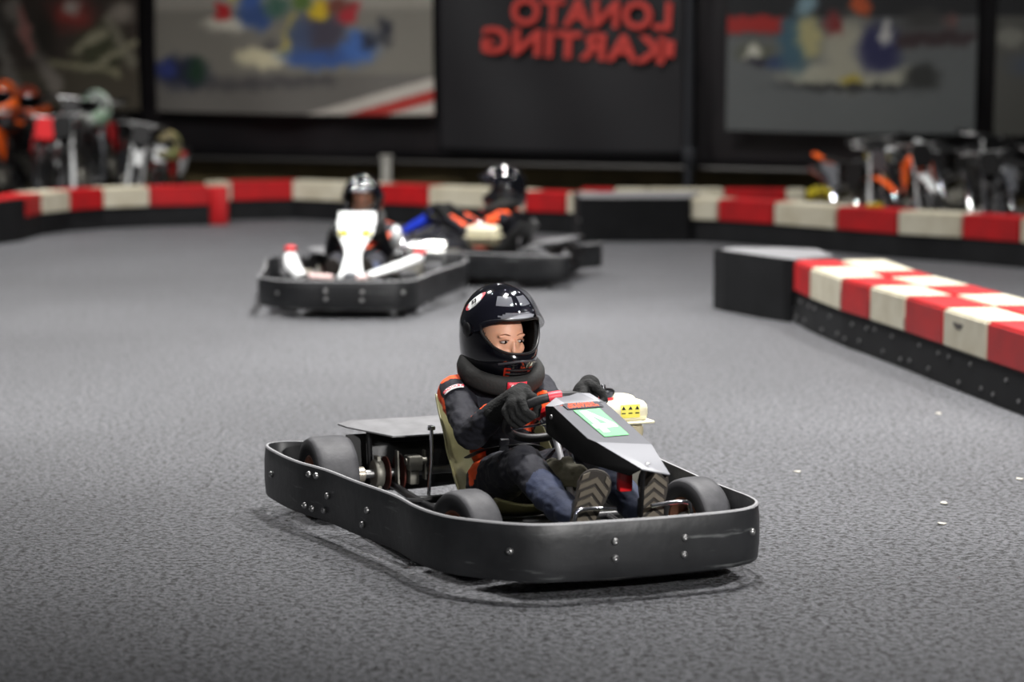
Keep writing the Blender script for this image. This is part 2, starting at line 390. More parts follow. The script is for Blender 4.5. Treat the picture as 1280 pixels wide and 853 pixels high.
banner('banner', 'brownish printed picture banner at the far left end of the wall', -1.6, 1.99, .98, 2.75, -160, 177, -75, 138, lambda x, y: ((88, 82, 70) if y > 84 else (70, 62, 56)), [
    ('l', 14, 0, 74, 110, 9, (150, 142, 132), .6), ('l', -6, 40, 22, 120, 8, (130, 124, 116), .6), ('l', 26, 10, 40, 58, 6, (176, 120, 112), .7),
    ('e', 130, 60, 32, 30, (76, 78, 58), .6), ('l', 70, 76, 150, 88, 5, (150, 146, 118), .7), ('l', 100, 60, 132, 38, 5, (160, 156, 130), .7), ('l', 140, 20, 168, 76, 7, (138, 134, 116), .7), ('l', 112, 84, 172, 52, 4, (160, 156, 130), .7),
    ('e', 92, 14, 26, 18, (150, 62, 56), .7), ('e', 96, 6, 10, 10, (180, 170, 160), .6), ('e', 60, 40, 16, 30, (54, 50, 44), .7), ('e', 156, 12, 16, 12, (150, 142, 130), .6), ('e', -60, 30, 60, 40, (90, 92, 88), .6)])
banner('banner', 'dim printed picture banner of a kart and drivers, right of the grey pole', 8.80, 11.21, .86, 2.75, 912, 1224, -100, 166, lambda x, y: ((34, 36, 38) if y < 18 else (104, 108, 108) if y > 45 else (88, 90, 90)), [
    ('r', 905, 15, 985, 37, (170, 44, 40), 6), ('e', 948, 62, 24, 14, (96, 98, 84), .5), ('e', 945, 62, 10, 10, (206, 206, 190), .5), ('e', 955, 74, 16, 6, (44, 44, 56), .6), ('e', 980, 76, 16, 9, (56, 72, 104), .6),
    ('e', 1070, 92, 82, 17, (172, 172, 154), .35), ('e', 1067, 62, 34, 42, (168, 166, 148), .5), ('e', 1000, 50, 20, 34, (66, 100, 116), .5), ('e', 1018, 42, 16, 26, (178, 172, 124), .5), ('e', 1015, 2, 12, 13, (130, 160, 170), .5),
    ('e', 1070, 106, 76, 5, (40, 42, 44), .7), ('e', 1105, 58, 25, 30, (40, 42, 84), .45), ('e', 1112, 38, 6, 16, (190, 190, 186), .5), ('e', 1080, 2, 12, 12, (190, 84, 40), .5), ('e', 1050, 25, 10, 14, (130, 40, 40), .6),
    ('e', 1158, 94, 22, 18, (52, 54, 52), .4), ('l', 1130, 48, 1210, 44, 9, (60, 46, 48), .7), ('e', 1192, 24, 8, 9, (120, 84, 80), .6), ('e', 1160, 20, 24, 12, (60, 60, 58), .8), ('e', 1072, 98, 12, 5, (176, 160, 70), .6)], lit_tone=.55)
banner('banner', 'dimmed printed picture banner cut off at the right edge of the photo', 11.38, 13.9, .85, 2.75, 1245, 1560, -100, 170, lambda x, y: ((34, 36, 38) if y < 18 else (92, 92, 86)), [
    ('e', 1262, 46, 16, 12, (140, 140, 130), .5), ('e', 1330, 80, 60, 20, (80, 90, 110), .5)], lit_tone=.5)
root, org = banner('banner', 'black banner with reversed red LONATO KARTING lettering', 5.68, 8.36, .62, 2.75, 545, 865, -75, 190, (20, 20, 23), [], nx=60, ny=40, parent_mat=mat('black_banner_cloth', (24, 24, 27), .5, bump=.1, bscale=6))
lm = mat('red_lettering', (176, 52, 44), .6)
for s, uc, zc, wdt, h, tl in [('LONATO', 7.39, 1.965, 1.72, .27, -R(2.2)), ('KARTING', 7.19, 1.665, 1.98, .265, -R(3.2))]:
    t = text_bm(s, 1, True, .035, .004)
    xs = [v.co.x for v in t.verts]; ys = [v.co.y for v in t.verts]
    bmesh.ops.translate(t, vec=(-(min(xs)+max(xs))/2, -(min(ys)+max(ys))/2, 0), verts=t.verts)
    bmesh.ops.scale(t, vec=(wdt/(max(xs)-min(xs)), h/(max(ys)-min(ys)), 1), verts=t.verts)
    if s == 'KARTING': rbox(t, (wdt/2+.02, .02, 0), (.16, h*.6, .008), .002)
    M = basis(wp(uc, zc, .095)-org, WD, V((0, 0, 1))) @ Matrix.Rotation(tl, 4, 'Z')
    bmesh.ops.transform(t, matrix=M, verts=t.verts)
    obj('lettering', t, lm, root, smooth=False)

# ------------------------------------------------------------------ barriers
BH = .37; BJ = .185
def offs(P, d):
    out = []
    for i, p in enumerate(P):
        a = P[max(i-1, 0)]; b = P[min(i+1, len(P)-1)]; t = (V(b)-V(a)); t.normalize(); out.append(V((p[0]-t.y*d, p[1]+t.x*d)))
    return out
def barrier(label, P, cols, width=.26, group=None, bolts=0, seams=()):
    P = [V(p) for p in P]; o0 = P[0]
    root = empty('track_barrier', (o0.x, o0.y, 0), label=label, cat='barrier', group=group)
    Q = offs(P, width); Pi = offs(P, .012); Qi = offs(P, width-.012)
    def v3(p, z): return V((p.x-o0.x, p.y-o0.y, z))
    bm = B()
    for i in range(len(P)-1):
        t = B(); c = [v3(Pi[i], 0), v3(Pi[i+1], 0), v3(Qi[i+1], 0), v3(Qi[i], 0)]
        plate(t, c, (0, 0, 1), BJ+.006); merge(bm, t)
    bmesh.ops.remove_doubles(bm, verts=bm.verts, dist=.0005)
    obj('skirt', bm, M_skirt, root, smooth=False)
    for i, cname in enumerate(cols):
        bm = B(); g = (P[i+1]-P[i]).normalized()*.003
        c = [v3(P[i]+g, BJ), v3(P[i+1]-g, BJ), v3(Q[i+1]-g, BJ), v3(Q[i]+g, BJ)]
        plate(bm, c, (0, 0, 1), BH-BJ, bev=.012)
        obj({'r': 'red_block', 'w': 'white_block'}[cname], bm, M_red if cname == 'r' else M_bwhite, root)
    if bolts:
        rnd = random.Random(3)
        for i in range(len(P)-1):
            d = P[i+1]-P[i]; L = d.length; nn = V((d.y, -d.x)).normalized()
            for k in range(bolts):
                q = P[i]+d*((k+.5)/bolts)+nn*-.008
                bm = B(); z = (.05, .14)[(k+i) % 2]+rnd.uniform(-.01, .01)
                lathe(bm, [(.010, -.004), (.010, .003), (.006, .006)], v3(q, z), (nn.x, nn.y, 0), 10)
                obj('bolt', bm, M_steel, root)
    return root
near = [(1.655, 14.15), (1.69, 13.67), (1.775, 13.01), (1.865, 12.55), (1.96, 12.01), (2.05, 11.44), (2.145, 10.86), (2.25, 10.25), (2.36, 9.6), (2.48, 8.9)]
nb = barrier('striped barrier on the right, front row, with grey bolts along its black foot', near, 'rwrwrwrwr', .26, 'striped rows of the right infield barrier', bolts=4)
a_ = V((2.05, 11.44)); b_ = V((2.145, 10.86)); d_ = (b_-a_).normalized(); m_ = (a_+b_)/2-d_*.08-V(near[0]); nn_ = V((d_.y, -d_.x, 0)); bm = B()
ring = [V((m_.x, m_.y, .305))+nn_*.001+V((d_.x, d_.y, 0))*(.055*math.cos(t)*(1+.4*math.sin(3*t)))+V((0, 0, .022*math.sin(t)*(1+.5*math.cos(2*t)))) for t in [2*math.pi*k/14 for k in range(14)]]
plate(bm, ring, nn_, .0015); obj('scuff_mark', bm, mat('dark_scuff', (74, 70, 66), .8), nb, smooth=False)
def near_x(y):
    for (x0, y0), (x1, y1) in zip(near, near[1:]):
        if y0 >= y >= y1: return x0+(x1-x0)*(y0-y)/(y0-y1)
    return near[0][0]
n2 = offs([V((near_x(y), y)) for y in (14.15, 13.40, 13.02, 12.50, 12.05, 11.50, 10.95, 10.35, 9.7, 9.0)], .275)
barrier('striped barrier on the right, back row, touching the front row from behind', n2, 'wrwrwrwrw', .27, 'striped rows of the right infield barrier')
def wrap(label, P, h, name='barrier_end', top=None, width=.5):
    """a black plate bent round the end of a barrier, with a grey top"""
    P = [V(p) for p in P]; o0 = P[0]; root = empty(name, (o0.x, o0.y, 0), label=label, cat='barrier end')
    bm = B(); I = offs(P, .03)
    for i in range(len(P)-1):
        plate(bm, [V((*(q-o0), 0)) for q in (P[i], P[i+1], I[i+1], I[i])], (0, 0, 1), h)
    bmesh.ops.remove_doubles(bm, verts=bm.verts, dist=.0005)
    obj('black_panel', bm, M_skirt, root, angle=30)
    if top:
        bm = B(); plate(bm, [V((*(V(q)-o0), h-.02)) for q in top], (0, 0, 1), .018, bev=.004); obj('top_panel', bm, mat('grey_top', (118, 118, 120), .5), root)
    bm = B(); q = (P[len(P)//2]+P[len(P)//2-1])/2-o0; d = (P[len(P)//2]-P[len(P)//2-1]).normalized()
    lathe(bm, [(.014, -.002), (.014, .005), (.008, .009)], (q.x, q.y, h*.5), (d.y, -d.x, 0), 10); obj('bolt', bm, M_steel, root)
    return root
wrap('black rubber nose with grey top at the far end of the right infield barrier', [(1.9, 15.0), (1.65, 15.14), (1.42, 15.16), (1.28, 15.08), (1.25, 14.95), (1.30, 14.78), (1.45, 14.47), (1.60, 14.19), (1.645, 14.165)], .372,
     top=[(1.9, 14.95), (1.65, 15.10), (1.42, 15.12), (1.31, 15.03), (1.30, 14.93), (1.35, 14.78), (1.49, 14.5), (1.655, 14.20), (1.93, 14.45)])

def gp(px, py, z=BH):
    """point on the plane z seen at a photograph pixel"""
    fpx = 1280*85/36; dx = (px-640)/fpx; dy = -(py-426.5)/fpx
    d = V((dx, math.cos(PITCH)+dy*math.sin(PITCH), -math.sin(PITCH)+dy*math.cos(PITCH))); t = (z-CAM_H)/d.z
    return V((d.x*t, d.y*t))
barrier('striped barrier curving along the left side of the track in front of the parked motorbikes',
        [gp(-50, 256), gp(-8, 250.5), gp(33, 245.5), gp(52, 241.5), gp(88, 238), gp(130, 235.5), gp(187, 233.5), gp(262, 232)], 'wrrwrwr', .30, 'far striped barriers')
bm = B(); q = gp(274, 231, .37); rbox(bm, (q.x, q.y-.05, .18), (.17, .12, .36), .012)
tag(obj('barrier_post', bm, M_red), 'red upright block at the joint of the two left barriers', 'barrier post')
barrier('long striped barrier across the back behind the two far karts',
        [gp(280, 228), gp(290, 227.5), gp(365, 226), gp(430, 228.5), gp(473, 230.5), gp(535, 233), gp(610, 236), gp(655, 239), gp(708, 241), gp(722, 241.7)], 'wrwwrwwrw', .30, 'far striped barriers')
barrier('striped barrier continuing straight back behind the black corner panel',
        [(.62, 21.75), (.92, 21.74), (1.22, 21.72), (1.9, 21.68), (2.45, 21.62), (2.62, 21.60)], 'rwwrw', .28, 'far striped barriers')
barrier('striped barrier from the corner panel to the right edge in front of the parked minibikes',
        [gp(857, 247.5), gp(897, 249), gp(967, 253), gp(1045, 258.5), gp(1122, 264), gp(1202, 268), gp(1275, 273), gp(1350, 278)], 'wrwrwrw', .30, 'far striped barriers')
q0, q1 = gp(722, 248), gp(859, 248)
wrap('wide plain black panel covering the corner of the far barrier', [(q0.x-.02, q0.y+.9), (q0.x, q0.y+.05), (q0.x+.03, q0.y), (q1.x, q1.y-.0), (q1.x+.04, q1.y+.03)], .372,
     top=[(q0.x+.0, q0.y+.9), (q0.x+.02, q0.y+.05), (q1.x, q1.y+.05), (q1.x+.1, q1.y+.5), (q1.x+.2, q1.y+1.1)])
q0, q1 = gp(-70, 257), gp(33, 246)
wrap('plain black panel covering the barrier at the left edge', [(q0.x, q0.y-.14), ((q0.x+q1.x)/2, (q0.y+q1.y)/2-.10), (q1.x, q1.y-.06)], .36)

# ------------------------------------------------------------------ kart
OUT = [(.58, -.24), (.66, -.20), (.678, -.03), (.666, .17), (.628, .36), (.604, .61), (.575, .89), (.573, 1.08), (.555, 1.21), (.515, 1.30), (.406, 1.43), (.304, 1.484),
       (.132, 1.497), (-.093, 1.503), (-.267, 1.493), (-.355, 1.457), (-.41, 1.387), (-.43, 1.30), (-.435, 1.19), (-.445, .9), (-.47, .6), (-.5, .36), (-.535, .17), (-.55, -.03), (-.53, -.2), (-.46, -.27),
       (-.3, -.2), (0, -.13), (.215, -.10), (.42, -.16)]
BOLTS = [((0.646, 0.267, 0.201), (0.97, 0.23)), ((0.636, 0.313, 0.203), (0.98, 0.19)), ((0.624, 0.393, 0.149), (0.99, 0.11)), ((0.653, 0.24, 0.094), (0.97, 0.23)), ((0.642, 0.285, 0.09), (0.98, 0.22)),
         ((0.627, 0.367, 0.098), (0.99, 0.13)), ((0.594, 0.706, 0.155), (0.99, 0.11)), ((0.598, 0.67, 0.103), (0.99, 0.11)), ((0.409, 1.427, 0.15), (0.68, 0.73)), ((0.114, 1.498, 0.169), (0.05, 1.0)),
         ((0.114, 1.498, 0.12), (0.05, 1.0)), ((-0.106, 1.503, 0.165), (-0.01, 1.0)), ((-0.104, 1.503, 0.115), (-0.01, 1.0)), ((-0.344, 1.465, 0.157), (-0.54, 0.84)), ((.678, -.06, .15), (1, 0))]
def wheel(root, c, rad, wid, steer=0):
    cx, cy = c; ax = V((math.cos(steer), math.sin(steer), 0)) * (1 if cx > 0 else -1); h = wid/2
    e = empty('wheel', (cx, cy, rad)); e.parent = root
    rr = rad*.52; bm = B()
    prof = [(rr, -h*.82), (rr+.012, -h*.95), (rad*.78, -h), (rad*.93, -h*.93), (rad*.985, -h*.72), (rad, -h*.4), (rad, 0), (rad, h*.4), (rad*.985, h*.72), (rad*.93, h*.93), (rad*.78, h), (rr+.012, h*.95), (rr, h*.82)]
    mis = [1, 1, 1, 0, 0, 0, 0, 0, 0, 1, 1, 1, 1]
    lathe(bm, prof, (0, 0, 0), ax, 56, mis=mis, closed=True); obj('tyre', bm, [M_tyre, M_tyre_side], e, angle=60)
    bm = B()
    lathe(bm, [(rr-.004, -h*.86), (rr+.006, -h*.86), (rr-.006, -h*.6), (rr-.02, -h*.3), (rr-.02, h*.3), (rr-.004, h*.6), (rr+.007, h*.86), (rr-.002, h*.88), (rr-.014, h*.55), (rr-.03, h*.25), (.03, h*.2), (.03, -h*.1), (rr-.03, -h*.1), (rr-.03, -h*.4)], (0, 0, 0), ax, 40, closed=True)
    for k in range(3):
        a = 2*math.pi*k/3; x, y = frame(ax); lathe(bm, [(.006, 0), (.006, .012), (.003, .015)], ax*(h*.22)+(x*math.cos(a)+y*math.sin(a))*.042, ax, 8)
    obj('rim', bm, mat('wheel_rim_bronze', (150, 104, 84), .4, .8), e)
    bm = B(); lathe(bm, [(.024, -.05), (.028, -.01), (.028, h*.45), (.015, h*.55)], (0, 0, 0), ax, 20); obj('hub', bm, M_steel, e)
    return e
def kart(name, label, loc, yaw, front='grey', wide=0):
    root = empty(name, loc, yaw, label=label, cat='go-kart')
    out = [(x if x > 0 or wide == 0 else x-wide*sm((1.35-y)/1.0), y) for x, y in OUT]
    P = cr([V((x, y, 0)) for x, y in out], 8, True)
    # bumper band, inner wall 12 mm inside
    bm = B(); n = len(P); rings = []
    for i, p in enumerate(P):
        d = (P[(i+1) % n]-P[i-1]).normalized(); nn = V((d.y, -d.x, 0)); wv = .004*noise.noise(p*4)
        prof = [(.0, .068), (.003, .062), (.006, .15), (.004, .226), (-.001, .231), (-.009, .231), (-.012, .226), (-.012, .066), (-.008, .060), (-.002, .060)]
        prof = [(0, .066), (.004, .11), (.004, .18), (0, .226), (-.003, .231), (-.010, .231), (-.013, .226), (-.013, .064), (-.008, .060), (-.003, .060)]
        rings.append([bm.verts.new(p+nn*(a+wv)+V((0, 0, z+.003*noise.noise(p*3+V((0, 0, 7)))))) for a, z in prof])
    for i in range(n):
        a, b = rings[i], rings[(i+1) % n]
        for k in range(10):
            f = bm.faces.new([a[k], a[(k+1) % 10], b[(k+1) % 10], b[k]]); f.material_index = 1 if k in (3, 4) else 0
    obj('bumper_band', bm, [M_band, M_edge], root, angle=50)
    for (q, nn) in BOLTS:
        bm = B(); nv = V((*nn, 0)).normalized(); lathe(bm, [(.0105, -.002), (.0115, .003), (.009, .008), (.005, .010), (.004, .007), (.001, .006)], V(q)+nv*.004, nv, 14); obj('bolt', bm, M_steel, root)
    # chassis rails
    bm = B(); rr = .014
    for s in (1, -1):
        tube(bm, cr([(.27*s, -.16, .11), (.27*s, .25, .085), (.24*s, .6, .075), (.20*s, .95, .075), (.24*s, 1.2, .08), (.16*s, 1.38, .08), (0, 1.40, .08)], 5), rr, 10)
        tube(bm, [(.24*s, 1.3, .09), (.26*s+.03, 1.43, .12)], .010, 8); tube(bm, [(.27*s, .3, .09), (.52*s+.05, .32, .12)], .011, 8); tube(bm, [(.24*s, .8, .08), (.44*s+.06, .84, .12)], .011, 8)
        tube(bm, [(.52*s+.05, .28, .12), (.44*s+.06, .88, .12)], .012, 8)
        tube(bm, [(.27*s, -.15, .11), (.30*s, -.19, .15)], .012, 8)
    for y in (-.12, .22, .7): tube(bm, [(-.27, y, .10 if y < 0 else .08), (.27, y, .10 if y < 0 else .08)], rr, 10)
    tube(bm, [(.25, 1.03, .09), (.34, 1.03, .115)], .012, 8); tube(bm, [(-.24, 1.09, .09), (-.30, 1.09, .115)], .012, 8)
    obj('chassis', bm, M_blackpaint, root)
    bm = B(); plate(bm, [(-.2, .66, .058), (.2, .66, .058), (.19, .95, .058), (.23, 1.2, .058), (.15, 1.37, .058), (-.15, 1.37, .058), (-.23, 1.2, .058), (-.19, .95, .058)], (0, 0, 1), .006)
    obj('floor_pan', bm, mat('olive_grey_pan', (104, 104, 84), .4, .3), root, smooth=False)
    bm = B(); plate(bm, [(.26, .30, .052), (.50, .36, .052), (.50, .84, .052), (.44, .90, .052), (.28, .90, .052), (.28, 1.18, .052), (.44, 1.22, .052), (.36, 1.42, .052), (.1, 1.47, .052), (-.25, 1.46, .052), (-.36, 1.38, .052), (-.38, 1.24, .052), (-.25, 1.2, .052), (-.25, .94, .052), (-.40, .9, .052), (-.42, .36, .052), (-.26, .30, .052), (0, .12, .052)], (0, 0, -1), .004); obj('shadow_pan', bm, M_blackpl, root, smooth=False)  # added black pan, thickens the kart's ground shadow and darkens its inside
    # wheels, axle, brake
    wheel(root, (.39, 1.03), .13, .115, R(13)); wheel(root, (-.345, 1.09), .13, .11, R(13)); wheel(root, (.50, 0), .14, .15); wheel(root, (-.43, .0), .14, .15)
    bm = B(); tube(bm, [(-.42, 0, .14), (.48, 0, .14)], .015, 16); obj('rear_axle', bm, M_steel, root)
    for x in (.41, -.34):
        bm = B(); lathe(bm, [(.018, -.04), (.026, -.035), (.026, .03), (.034, .032), (.034, .04), (.018, .045)], (x, 0, .14), (1, 0, 0), 20)
        obj('wheel_hub', bm, mat('pale_hub', (190, 182, 168), .35, .7), root)
    for x in (.325, -.2):
        bm = B(); lathe(bm, [(.017, -.014), (.046, -.014), (.05, -.008), (.05, .008), (.046, .014), (.017, .014)], (x, 0, .14), (1, 0, 0), 24); plate(bm, [(x-.006, -.03, .09), (x-.006, .03, .09), (x-.006, .02, .2), (x-.006, -.02, .2)], (1, 0, 0), .012); obj('bearing_carrier', bm, M_alloy, root)
    bm = B(); lathe(bm, [(.018, -.003), (.066, -.003), (.066, .003), (.018, .003)], (.245, 0, .14), (1, 0, 0), 40); lathe(bm, [(.018, -.002), (.058, -.002), (.058, .002), (.018, .002)], (.295, 0, .14), (1, 0, 0), 40); obj('brake_disc', bm, M_rust, root)
    bm = B(); rbox(bm, (.215, .06, .18), (.05, .06, .05), .006); rbox(bm, (.215, .05, .13), (.035, .05, .05), .006); tube(bm, [(.245, .06, .185), (.17, .06, .185)], .013, 14); obj('brake_caliper', bm, M_alloy, root)
    bm = B(); plate(bm, [(.262, .02, .09), (.262, .055, .09), (.262, .045, .22), (.262, .02, .22)], (1, 0, 0), .006); obj('caliper_bracket', bm, M_alloy, root)
    bm = B(); plate(bm, [(.17, .04, .12), (.17, .07, .12), (.17, .06, .22), (.17, .04, .22)], (1, 0, 0), .006); obj('caliper_bracket', bm, M_alloy, root)
    # chain side
    bm = B(); lathe(bm, [(.02, -.002), (.095, -.002), (.095, .002), (.02, .002)], (-.26, 0, .14), (1, 0, 0), 36); obj('sprocket', bm, M_steel, root)
    # seat
    path = cr([(0, .72, .135), (0, .62, .085), (0, .46, .065), (0, .32, .09), (0, .215, .17), (0, .145, .27), (0, .08, .388)], 5); m = len(path); bm = B(); rows = []
    for i, p in enumerate(path):
        t = i/(m-1); d = (path[min(i+1, m-1)]-path[max(i-1, 0)]).normalized(); nn = V((0, -d.z, d.y)); nn = nn if nn.dot(V((0, .6, .6))) > 0 else -nn
        wd = .160+.020*math.sin(t*math.pi); hh = .035+.095*sm((t-.25)/.3)-.045*sm((t-.75)/.25)
        row = []
        for k in range(-10, 11):
            u = k/10; row.append(bm.verts.new(p+V((u*wd*(1+.05*abs(u)), 0, 0))+nn*(hh*abs(u)**2.6)))
        rows.append(row)
    for i in range(m-1):
        for k in range(20): bm.faces.new([rows[i][k], rows[i][k+1], rows[i+1][k+1], rows[i+1][k]])
    o = obj('seat', bm, M_olive if front == 'grey' else mat('dark_grey_seat', (46, 46, 46), .4), root, angle=80); md = o.modifiers.new('t', 'SOLIDIFY'); md.thickness = .007; md.offset = 0; o.modifiers.new('b', 'BEVEL').width = .002
    for s in (1, -1):
        bm = B(); tube(bm, [(.185*s, .16, .31), (.188*s, .165, .2), (.20*s, .17, .085)], .0065, 8); rbox(bm, (.184*s, .155, .312), (.02, .03, .014), .003); lathe(bm, [(.006, -.008), (.006, .010)], (.19*s, .16, .31), (1, 0, 0), 8)
        obj('seat_stay', bm, M_chrome, root)
    # steering
    C0 = V((0, .745, .42)); T = V((0, .8, .6)); X = V((1, 0, 0)); Nn = V((0, .6, -.8))
    bm = B(); ring = [C0+X*(.14*math.cos(a))+T*(.14*math.sin(a)) for a in [2*math.pi*k/56 for k in range(56)]]
    tube(bm, ring, .0145, 12, closed=True); sw = obj('steering_wheel', bm, M_wheelrub, root)
    bm = B()
    for a in (math.pi/2-.05, -2.6, -.55):
        e = C0+X*(.13*math.cos(a))+T*(.13*math.sin(a)); tube(bm, [C0+Nn*.02, e], .007, 8, flat=.6)
    lathe(bm, [(.03, .0), (.035, .01), (.03, .02)], C0, Nn, 20); obj('spokes', bm, M_chrome, sw)
    bm = B(); arc = [C0+X*(.14*math.cos(a))+T*(.14*math.sin(a)) for a in [R(70)+R(16)*k/8 for k in range(9)]]; tube(bm, arc, .0175, 12); obj('red_grip_tape', bm, M_redtape, sw)
    bm = B(); lathe(bm, [(.032, -.012), (.04, -.006), (.04, .006), (.03, .01)], C0-Nn*.012, Nn, 24); sc = obj('steering_hub', bm, M_redpl, sw)
    E0 = V((0, 1.0, .10)); bm = B(); tube(bm, [C0+Nn*.02, C0.lerp(E0, .2), E0], .0105, 12); obj('steering_column', bm, mat('polished_column', (228, 228, 232), .28, .6), root)
    bm = B(); tube(bm, [C0.lerp(E0, .08)+V((-.035, 0, -.01)), C0.lerp(E0, .42)+V((-.035, .0, 0))], .009, 8); tube(bm, [(.12, 1.03, .1), (.34, 1.03, .12)], .006, 8); tube(bm, [(-.05, 1.02, .1), (-.29, 1.08, .12)], .006, 8); obj('tie_rod', bm, M_chrome, root)
    # two shock mounted pedals
    for s, x in ((1, .10), (-1, -.125)):
        bm = B(); y = 1.385
        tube(bm, cr([(x-.055*s, y-.03, .235), (x+.05*s, y-.03, .24), (x+.075*s, y-.03, .215), (x+.078*s, y-.02, .09)], 4), .0065, 10)
        tube(bm, [(x+.1*s, y-.02, .095), (x+.03*s, y-.02, .095)], .009, 10); obj('pedal', bm, M_chrome, root)
    bm = B(); rbox(bm, (-.19, 1.34, .135), (.03, .05, .03), .006); rbox(bm, (-.215, 1.37, .15), (.02, .02, .03), .004); obj('brake_fitting', bm, M_redpl, root)
    bm = B(); rbox(bm, (-.045, 1.22, .30), (.045, .03, .085), .008); obj('red_block', bm, M_redpl, root)
    # fabric cover lump on the column
    def lump(v): return .008*noise.noise(v*38)+.004*noise.noise(v*90)
    bm = B(); cc = C0.lerp(E0, .60)+V((.045, 0, 0)); sph(bm, cc+V((0, -.02, .03)), (.045, .05, .055)); sph(bm, cc+V((-.05, .02, .035)), (.05, .035, .04)); sph(bm, cc+V((-.045, .0, .075)), (.022, .022, .016))
    blob('column_cover', bm, .005, root, [M_bag], smooth=4, disp=lump)
    # rear tray
    bm = B(); plate(bm, [(-.30, -.10, .075), (.40, -.10, .075), (.40, -.11, .262), (-.30, -.11, .262)], (0, -1, 0), .006); obj('rear_shade_plate', bm, M_blackpl, root, smooth=False)  # added black plate standing for the dark shade under the tray
    bm = B(); plate(bm, [(.295, .07, .272), (-.26, .07, .272), (-.30, -.16, .298), (.36, -.16, .298)], (0, 0, 1), .005); plate(bm, [(.295, .075, .274), (.36, -.165, .300), (.415, -.155, .290), (.40, -.10, .286)], (0, 0, 1), .005)
    obj('rear_tray', bm, mat('scuffed_tray', (118, 118, 120), .5, .2, var=.35, vscale=14), root, smooth=False)
    bm = B(); tube(bm, [(.335, -.06, .284), (.33, -.05, .10)], .010, 8); tube(bm, [(-.25, -.06, .28), (-.25, -.05, .10)], .010, 8); obj('tray_post', bm, M_blackpaint, root)
    # engine on the driver's left with tank
    bm = B(); rbox(bm, (-.33, .40, .17), (.12, .19, .15), .015); rbox(bm, (-.33, .53, .17), (.10, .02, .14), .006); obj('engine', bm, M_alloy if front == 'white' else M_blackpl, root)
    for k in range(7):
        bm = B(); rbox(bm, (-.33, .555+.012*k, .18), (.115, .005, .12), .002); obj('cooling_fin', bm, M_alloy, root)
    if front == 'white':
        bm = B(); lathe(bm, [(.05, -.125), (.066, -.12), (.068, -.1), (.068, .1), (.066, .12), (.05, .125)], (-.42, .52, .33), (1, .15, 0), 32); obj('muffler', bm, mat('bright_alloy', (205, 205, 202), .22, .85), root)
        bm = B(); tube(bm, cr([(-.33, .55, .22), (-.28, .6, .33), (-.26, .52, .42), (-.2, .4, .40)], 4), .02, 10); obj('exhaust_pipe', bm, M_chrome, root)
        bm = B(); sph(bm, (-.24, .68, .43), (.04, .05, .075)); obj('air_filter', bm, M_whitepl, root)
    else:
        bm = B(); rbox(bm, (-.405, .35, .372), (.170, .215, .075), .028, seg=3); rbox(bm, (-.405, .35, .337), (.194, .24, .010), .004); sph(bm, (-.43, .35, .408), (.045, .06, .014))
        tk = obj('fuel_tank', bm, M_cream, root, angle=60)
        bm = B(); rbox(bm, (-.40, .35, .305), (.150, .20, .055), .02, seg=3); obj('tank_base', bm, M_creamdk, tk)
        bm = B(); lathe(bm, [(.032, 0), (.034, .012), (.040, .014), (.040, .032), (.034, .038), (.010, .040), (.008, .052), (.002, .054)], (-.352, .375, .406), (0, 0, 1), 24); obj('filler_cap', bm, M_chrome, tk)
        bm = B(); lathe(bm, [(.0345, .002), (.0348, .012)], (-.352, .375, .406), (0, 0, 1), 24); obj('red_cap_ring', bm, M_redtape, tk)
        bm = B(); rbox(bm, (-.415, .4585, .377), (.070, .002, .045), .0005)
        lb = obj('warning_sticker', bm, M_yellow, tk)
        bm = B()
        for xx in (-.39, -.415, -.44):
            t = B(); a = [t.verts.new(q) for q in ((xx-.008, .460, .382), (xx+.008, .460, .382), (xx, .460, .395))]; t.faces.new(a); merge(bm, t); rbox(bm, (xx, .460, .370), (.014, .0008, .004), 0)
        obj('warning_marks', bm, M_blackmk, lb, smooth=False)
    # front panel
    if front in ('grey', 'blue'):
        A = dict(TL=(.062, .92, .482), TR=(-.120, .91, .484), a=(.032, .87, .502), b=(-.03, .86, .513), c=(-.088, .86, .508), c2=(-.058, .86, .510),
                 NL=(.055, 1.17, .412), NL2=(.040, 1.20, .41), NR=(-.125, 1.24, .408), BL=(.005, 1.445, .366), BR=(-.083, 1.455, .346))
        if front == 'blue': A = {k: (v[0], .78+(v[1]-.86)*.55, .56+(v[2]-.53)*1.35) for k, v in A.items()}
        A = {k: V(v) for k, v in A.items()}
        pn_ = (A['TR']-A['TL']).cross(A['NL2']-A['TL'])      # keep the main face flat
        for k_ in ('NL', 'NR'): A[k_].z = A['TL'].z-(pn_.x*(A[k_].x-A['TL'].x)+pn_.y*(A[k_].y-A['TL'].y))/pn_.z
        t = B(); vv = {k: t.verts.new(v) for k, v in A.items()}
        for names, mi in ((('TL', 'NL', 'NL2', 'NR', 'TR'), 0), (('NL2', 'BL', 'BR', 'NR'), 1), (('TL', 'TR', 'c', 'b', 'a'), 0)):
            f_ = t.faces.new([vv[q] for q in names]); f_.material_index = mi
        # facets left and right of the top
        p1 = t.verts.new(A['TL'].lerp(A['TR'], .22)+V((0, 0, .006))); p2 = t.verts.new(A['TL'].lerp(A['TR'], .86)+V((0, 0, .004)))
        t.faces.remove([f_ for f_ in t.faces if len(f_.verts) == 5 and vv['b'] in f_.verts][0])
        lft = t.verts.new(A['TL']+V((.012, -.035, -.004)))
        for vs_, mi in (((vv['TL'], p1, vv['a'], lft), 1), ((p1, p2, vv['c2'], vv['b'], vv['a']), 0), ((p2, vv['TR'], vv['c'], vv['c2']), 1)):
            f_ = t.faces.new(vs_); f_.material_index = mi
        # folded side walls
        def down(p, x, y, z): return t.verts.new(A[p]+V((x, y, z)))
        L1 = down('TL', .018, -.012, -.085); L2 = down('NL', .02, 0, -.07); L3 = down('BL', .012, -.06, -.03)
